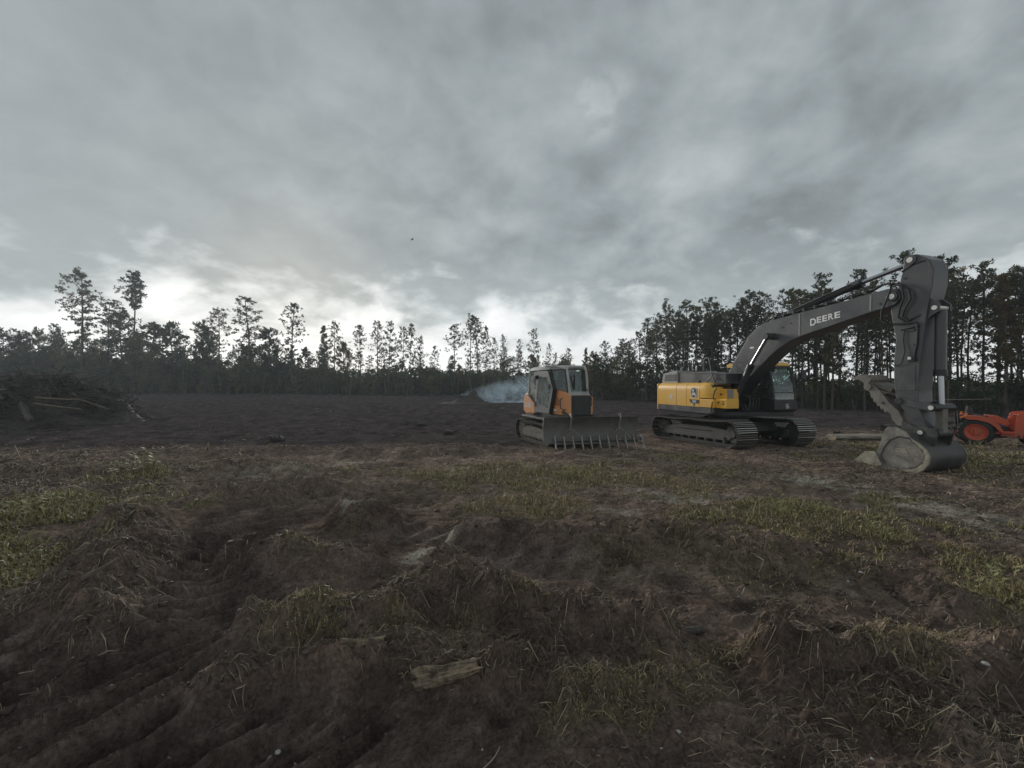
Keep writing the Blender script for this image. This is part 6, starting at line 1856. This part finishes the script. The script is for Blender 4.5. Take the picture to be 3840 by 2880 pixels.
tag(o, 'dead stalks, roots and straw strewn over the soil', 'litter', kind='stuff')


# loose clods
def clod_amt(x, y):
    z, rd, tm, nr, fr = ground_parts(x, y)
    return np.clip(.10 + .8 * rd + .15 * tm + fbm(x * 1.5, y * 1.5, 3, 55) * .4, 0, 1)


bm = bmesh.new()
bmesh.ops.create_icosphere(bm, subdivisions=1, radius=1)
ico_v = np.array([v_.co[:] for v_ in bm.verts]); ico_f = np.array([[v_.index for v_ in f.verts] for f in bm.faces])
bm.free()
N = 12000
pt = place(N, clod_amt, (-20, 20), (1.6, 20), rg)
n = len(pt)
gz_ = ground_parts(pt[:, 0], pt[:, 1])[0]
dist = np.hypot(pt[:, 0], pt[:, 1])
r_ = rg.gamma(1.5, .0022, n) * (1 + .16 * dist) + .002
r_ = np.minimum(r_, .05)
jit = 1 + rg.normal(size=(n, len(ico_v), 1)) * .38
V = ico_v[None] * jit * r_[:, None, None] * np.stack([rg.uniform(.8, 1.5, n), rg.uniform(.8, 1.4, n), rg.uniform(.5, .9, n)], 1)[:, None, :]
V = V + np.concatenate([pt, (gz_ + r_ * .15)[:, None]], 1)[:, None, :]
F = (np.arange(n)[:, None, None] * len(ico_v) + ico_f[None]).reshape(-1, 3)
cc = np.array([0.105, 0.080, 0.068]) * rg.uniform(.6, 1.15, (n, 1))
o = link('clods', np_mesh('clods', V.reshape(-1, 3), F, np.repeat(cc, len(ico_v), 0), smooth=False), M['straw'])
tag(o, 'loose crumbled clods of dark earth', 'clods', kind='stuff')

# pale slivers: some wood chips, others added in place of rain streaks
n = 420
yy = np.exp(rg.uniform(math.log(10.5), math.log(48), n)); xx = rg.uniform(-1.3, .75, n) * yy
k = (np.hypot(xx - 1.6, yy - 14.8) > 3) & (np.hypot(xx - 7.8, yy - 14.8) > 4)
xx, yy = xx[k], yy[k]; n = len(xx)
zz = ground_parts(xx, yy)[0]
L = rg.gamma(2.0, .035, n) * (.7 + .02 * yy); a = rg.uniform(0, 6.28, n); el = np.abs(rg.normal(size=n)) * .5
d = np.stack([np.cos(a) * np.cos(el), np.sin(a) * np.cos(el), np.sin(el)], 1) * L[:, None]
sd = np.stack([-np.sin(a), np.cos(a), 0 * a], 1) * (L * .14)[:, None]; up_ = np.array([0, 0, 1.0]) * (L * .10)[:, None]
b0 = np.stack([xx, yy, zz], 1)
V = np.stack([b0 - sd, b0 + sd, b0 + up_ * 1.5, b0 + d - sd * .6, b0 + d + sd * .6, b0 + d + up_], 1).reshape(-1, 3)
ix = np.arange(n)[:, None] * 6
F3_ = np.concatenate([ix + np.array([[0, 2, 1]]), ix + np.array([[3, 4, 5]])]); F4_ = np.concatenate([ix + np.array([[0, 1, 4, 3]]), ix + np.array([[1, 2, 5, 4]]), ix + np.array([[2, 0, 3, 5]])])
cc = np.array([0.36, 0.30, 0.23]) * rg.uniform(.35, 1.3, (n, 1))
o = link('pale_slivers', np_mesh('pale_slivers', V, [F3_, F4_], np.repeat(cc, 6, 0)), M['straw'])
tag(o, 'pale slivers over the cleared field, some splintered wood, others standing in for rain streaks', 'pale slivers', kind='stuff')

# a bird far up in the cloud
bd = MB().tube([(-.14, 0, 0), (-.05, 0, .02), (.08, 0, .01), (.2, 0, -.02)], [.01, .05, .055, .01], 8)
bd = bd.build('bird', M['black'], None, 0, 60, (-6.6, 26.4, 2.1 + 9.54), (0, 0, .4))
for s_ in (-1, 1):
    MB().add([(-.02, 0, .03), (.10, 0, .03), (.06, .28 * s_, .10), (-.02, .26 * s_, .09), (-.06, .55 * s_, -.02), (-.02, 0, .015), (.10, 0, .015), (.06, .28 * s_, .088), (-.02, .26 * s_, .078)], [(0, 1, 2, 3), (3, 2, 4), (5, 8, 7, 6), (8, 4, 7), (1, 6, 7, 2), (0, 3, 8, 5)]).build('wing', M['black'], bd)
bd.scale = (.55, .55, .55)
tag(bd, 'small dark bird flying under the clouds left of centre', 'bird')

# ------------------------------------------------------------------ haze
hm = bpy.data.materials.new('damp_air')
hm.use_nodes = True
t = NT(hm.node_tree)
pv = t.n('ShaderNodeVolumePrincipled', {'Color': (0.80, 0.90, 0.96, 1), 'Density': 0.0008, 'Anisotropy': 0.3})
t.n('ShaderNodeOutputMaterial', {1: pv.outputs[0]})
o = MB().box(-430, 430, -70, 430, -3.0, 34).build('haze', hm, None, 0, 0)
tag(o, 'thin damp haze over the whole field', 'haze', kind='stuff')
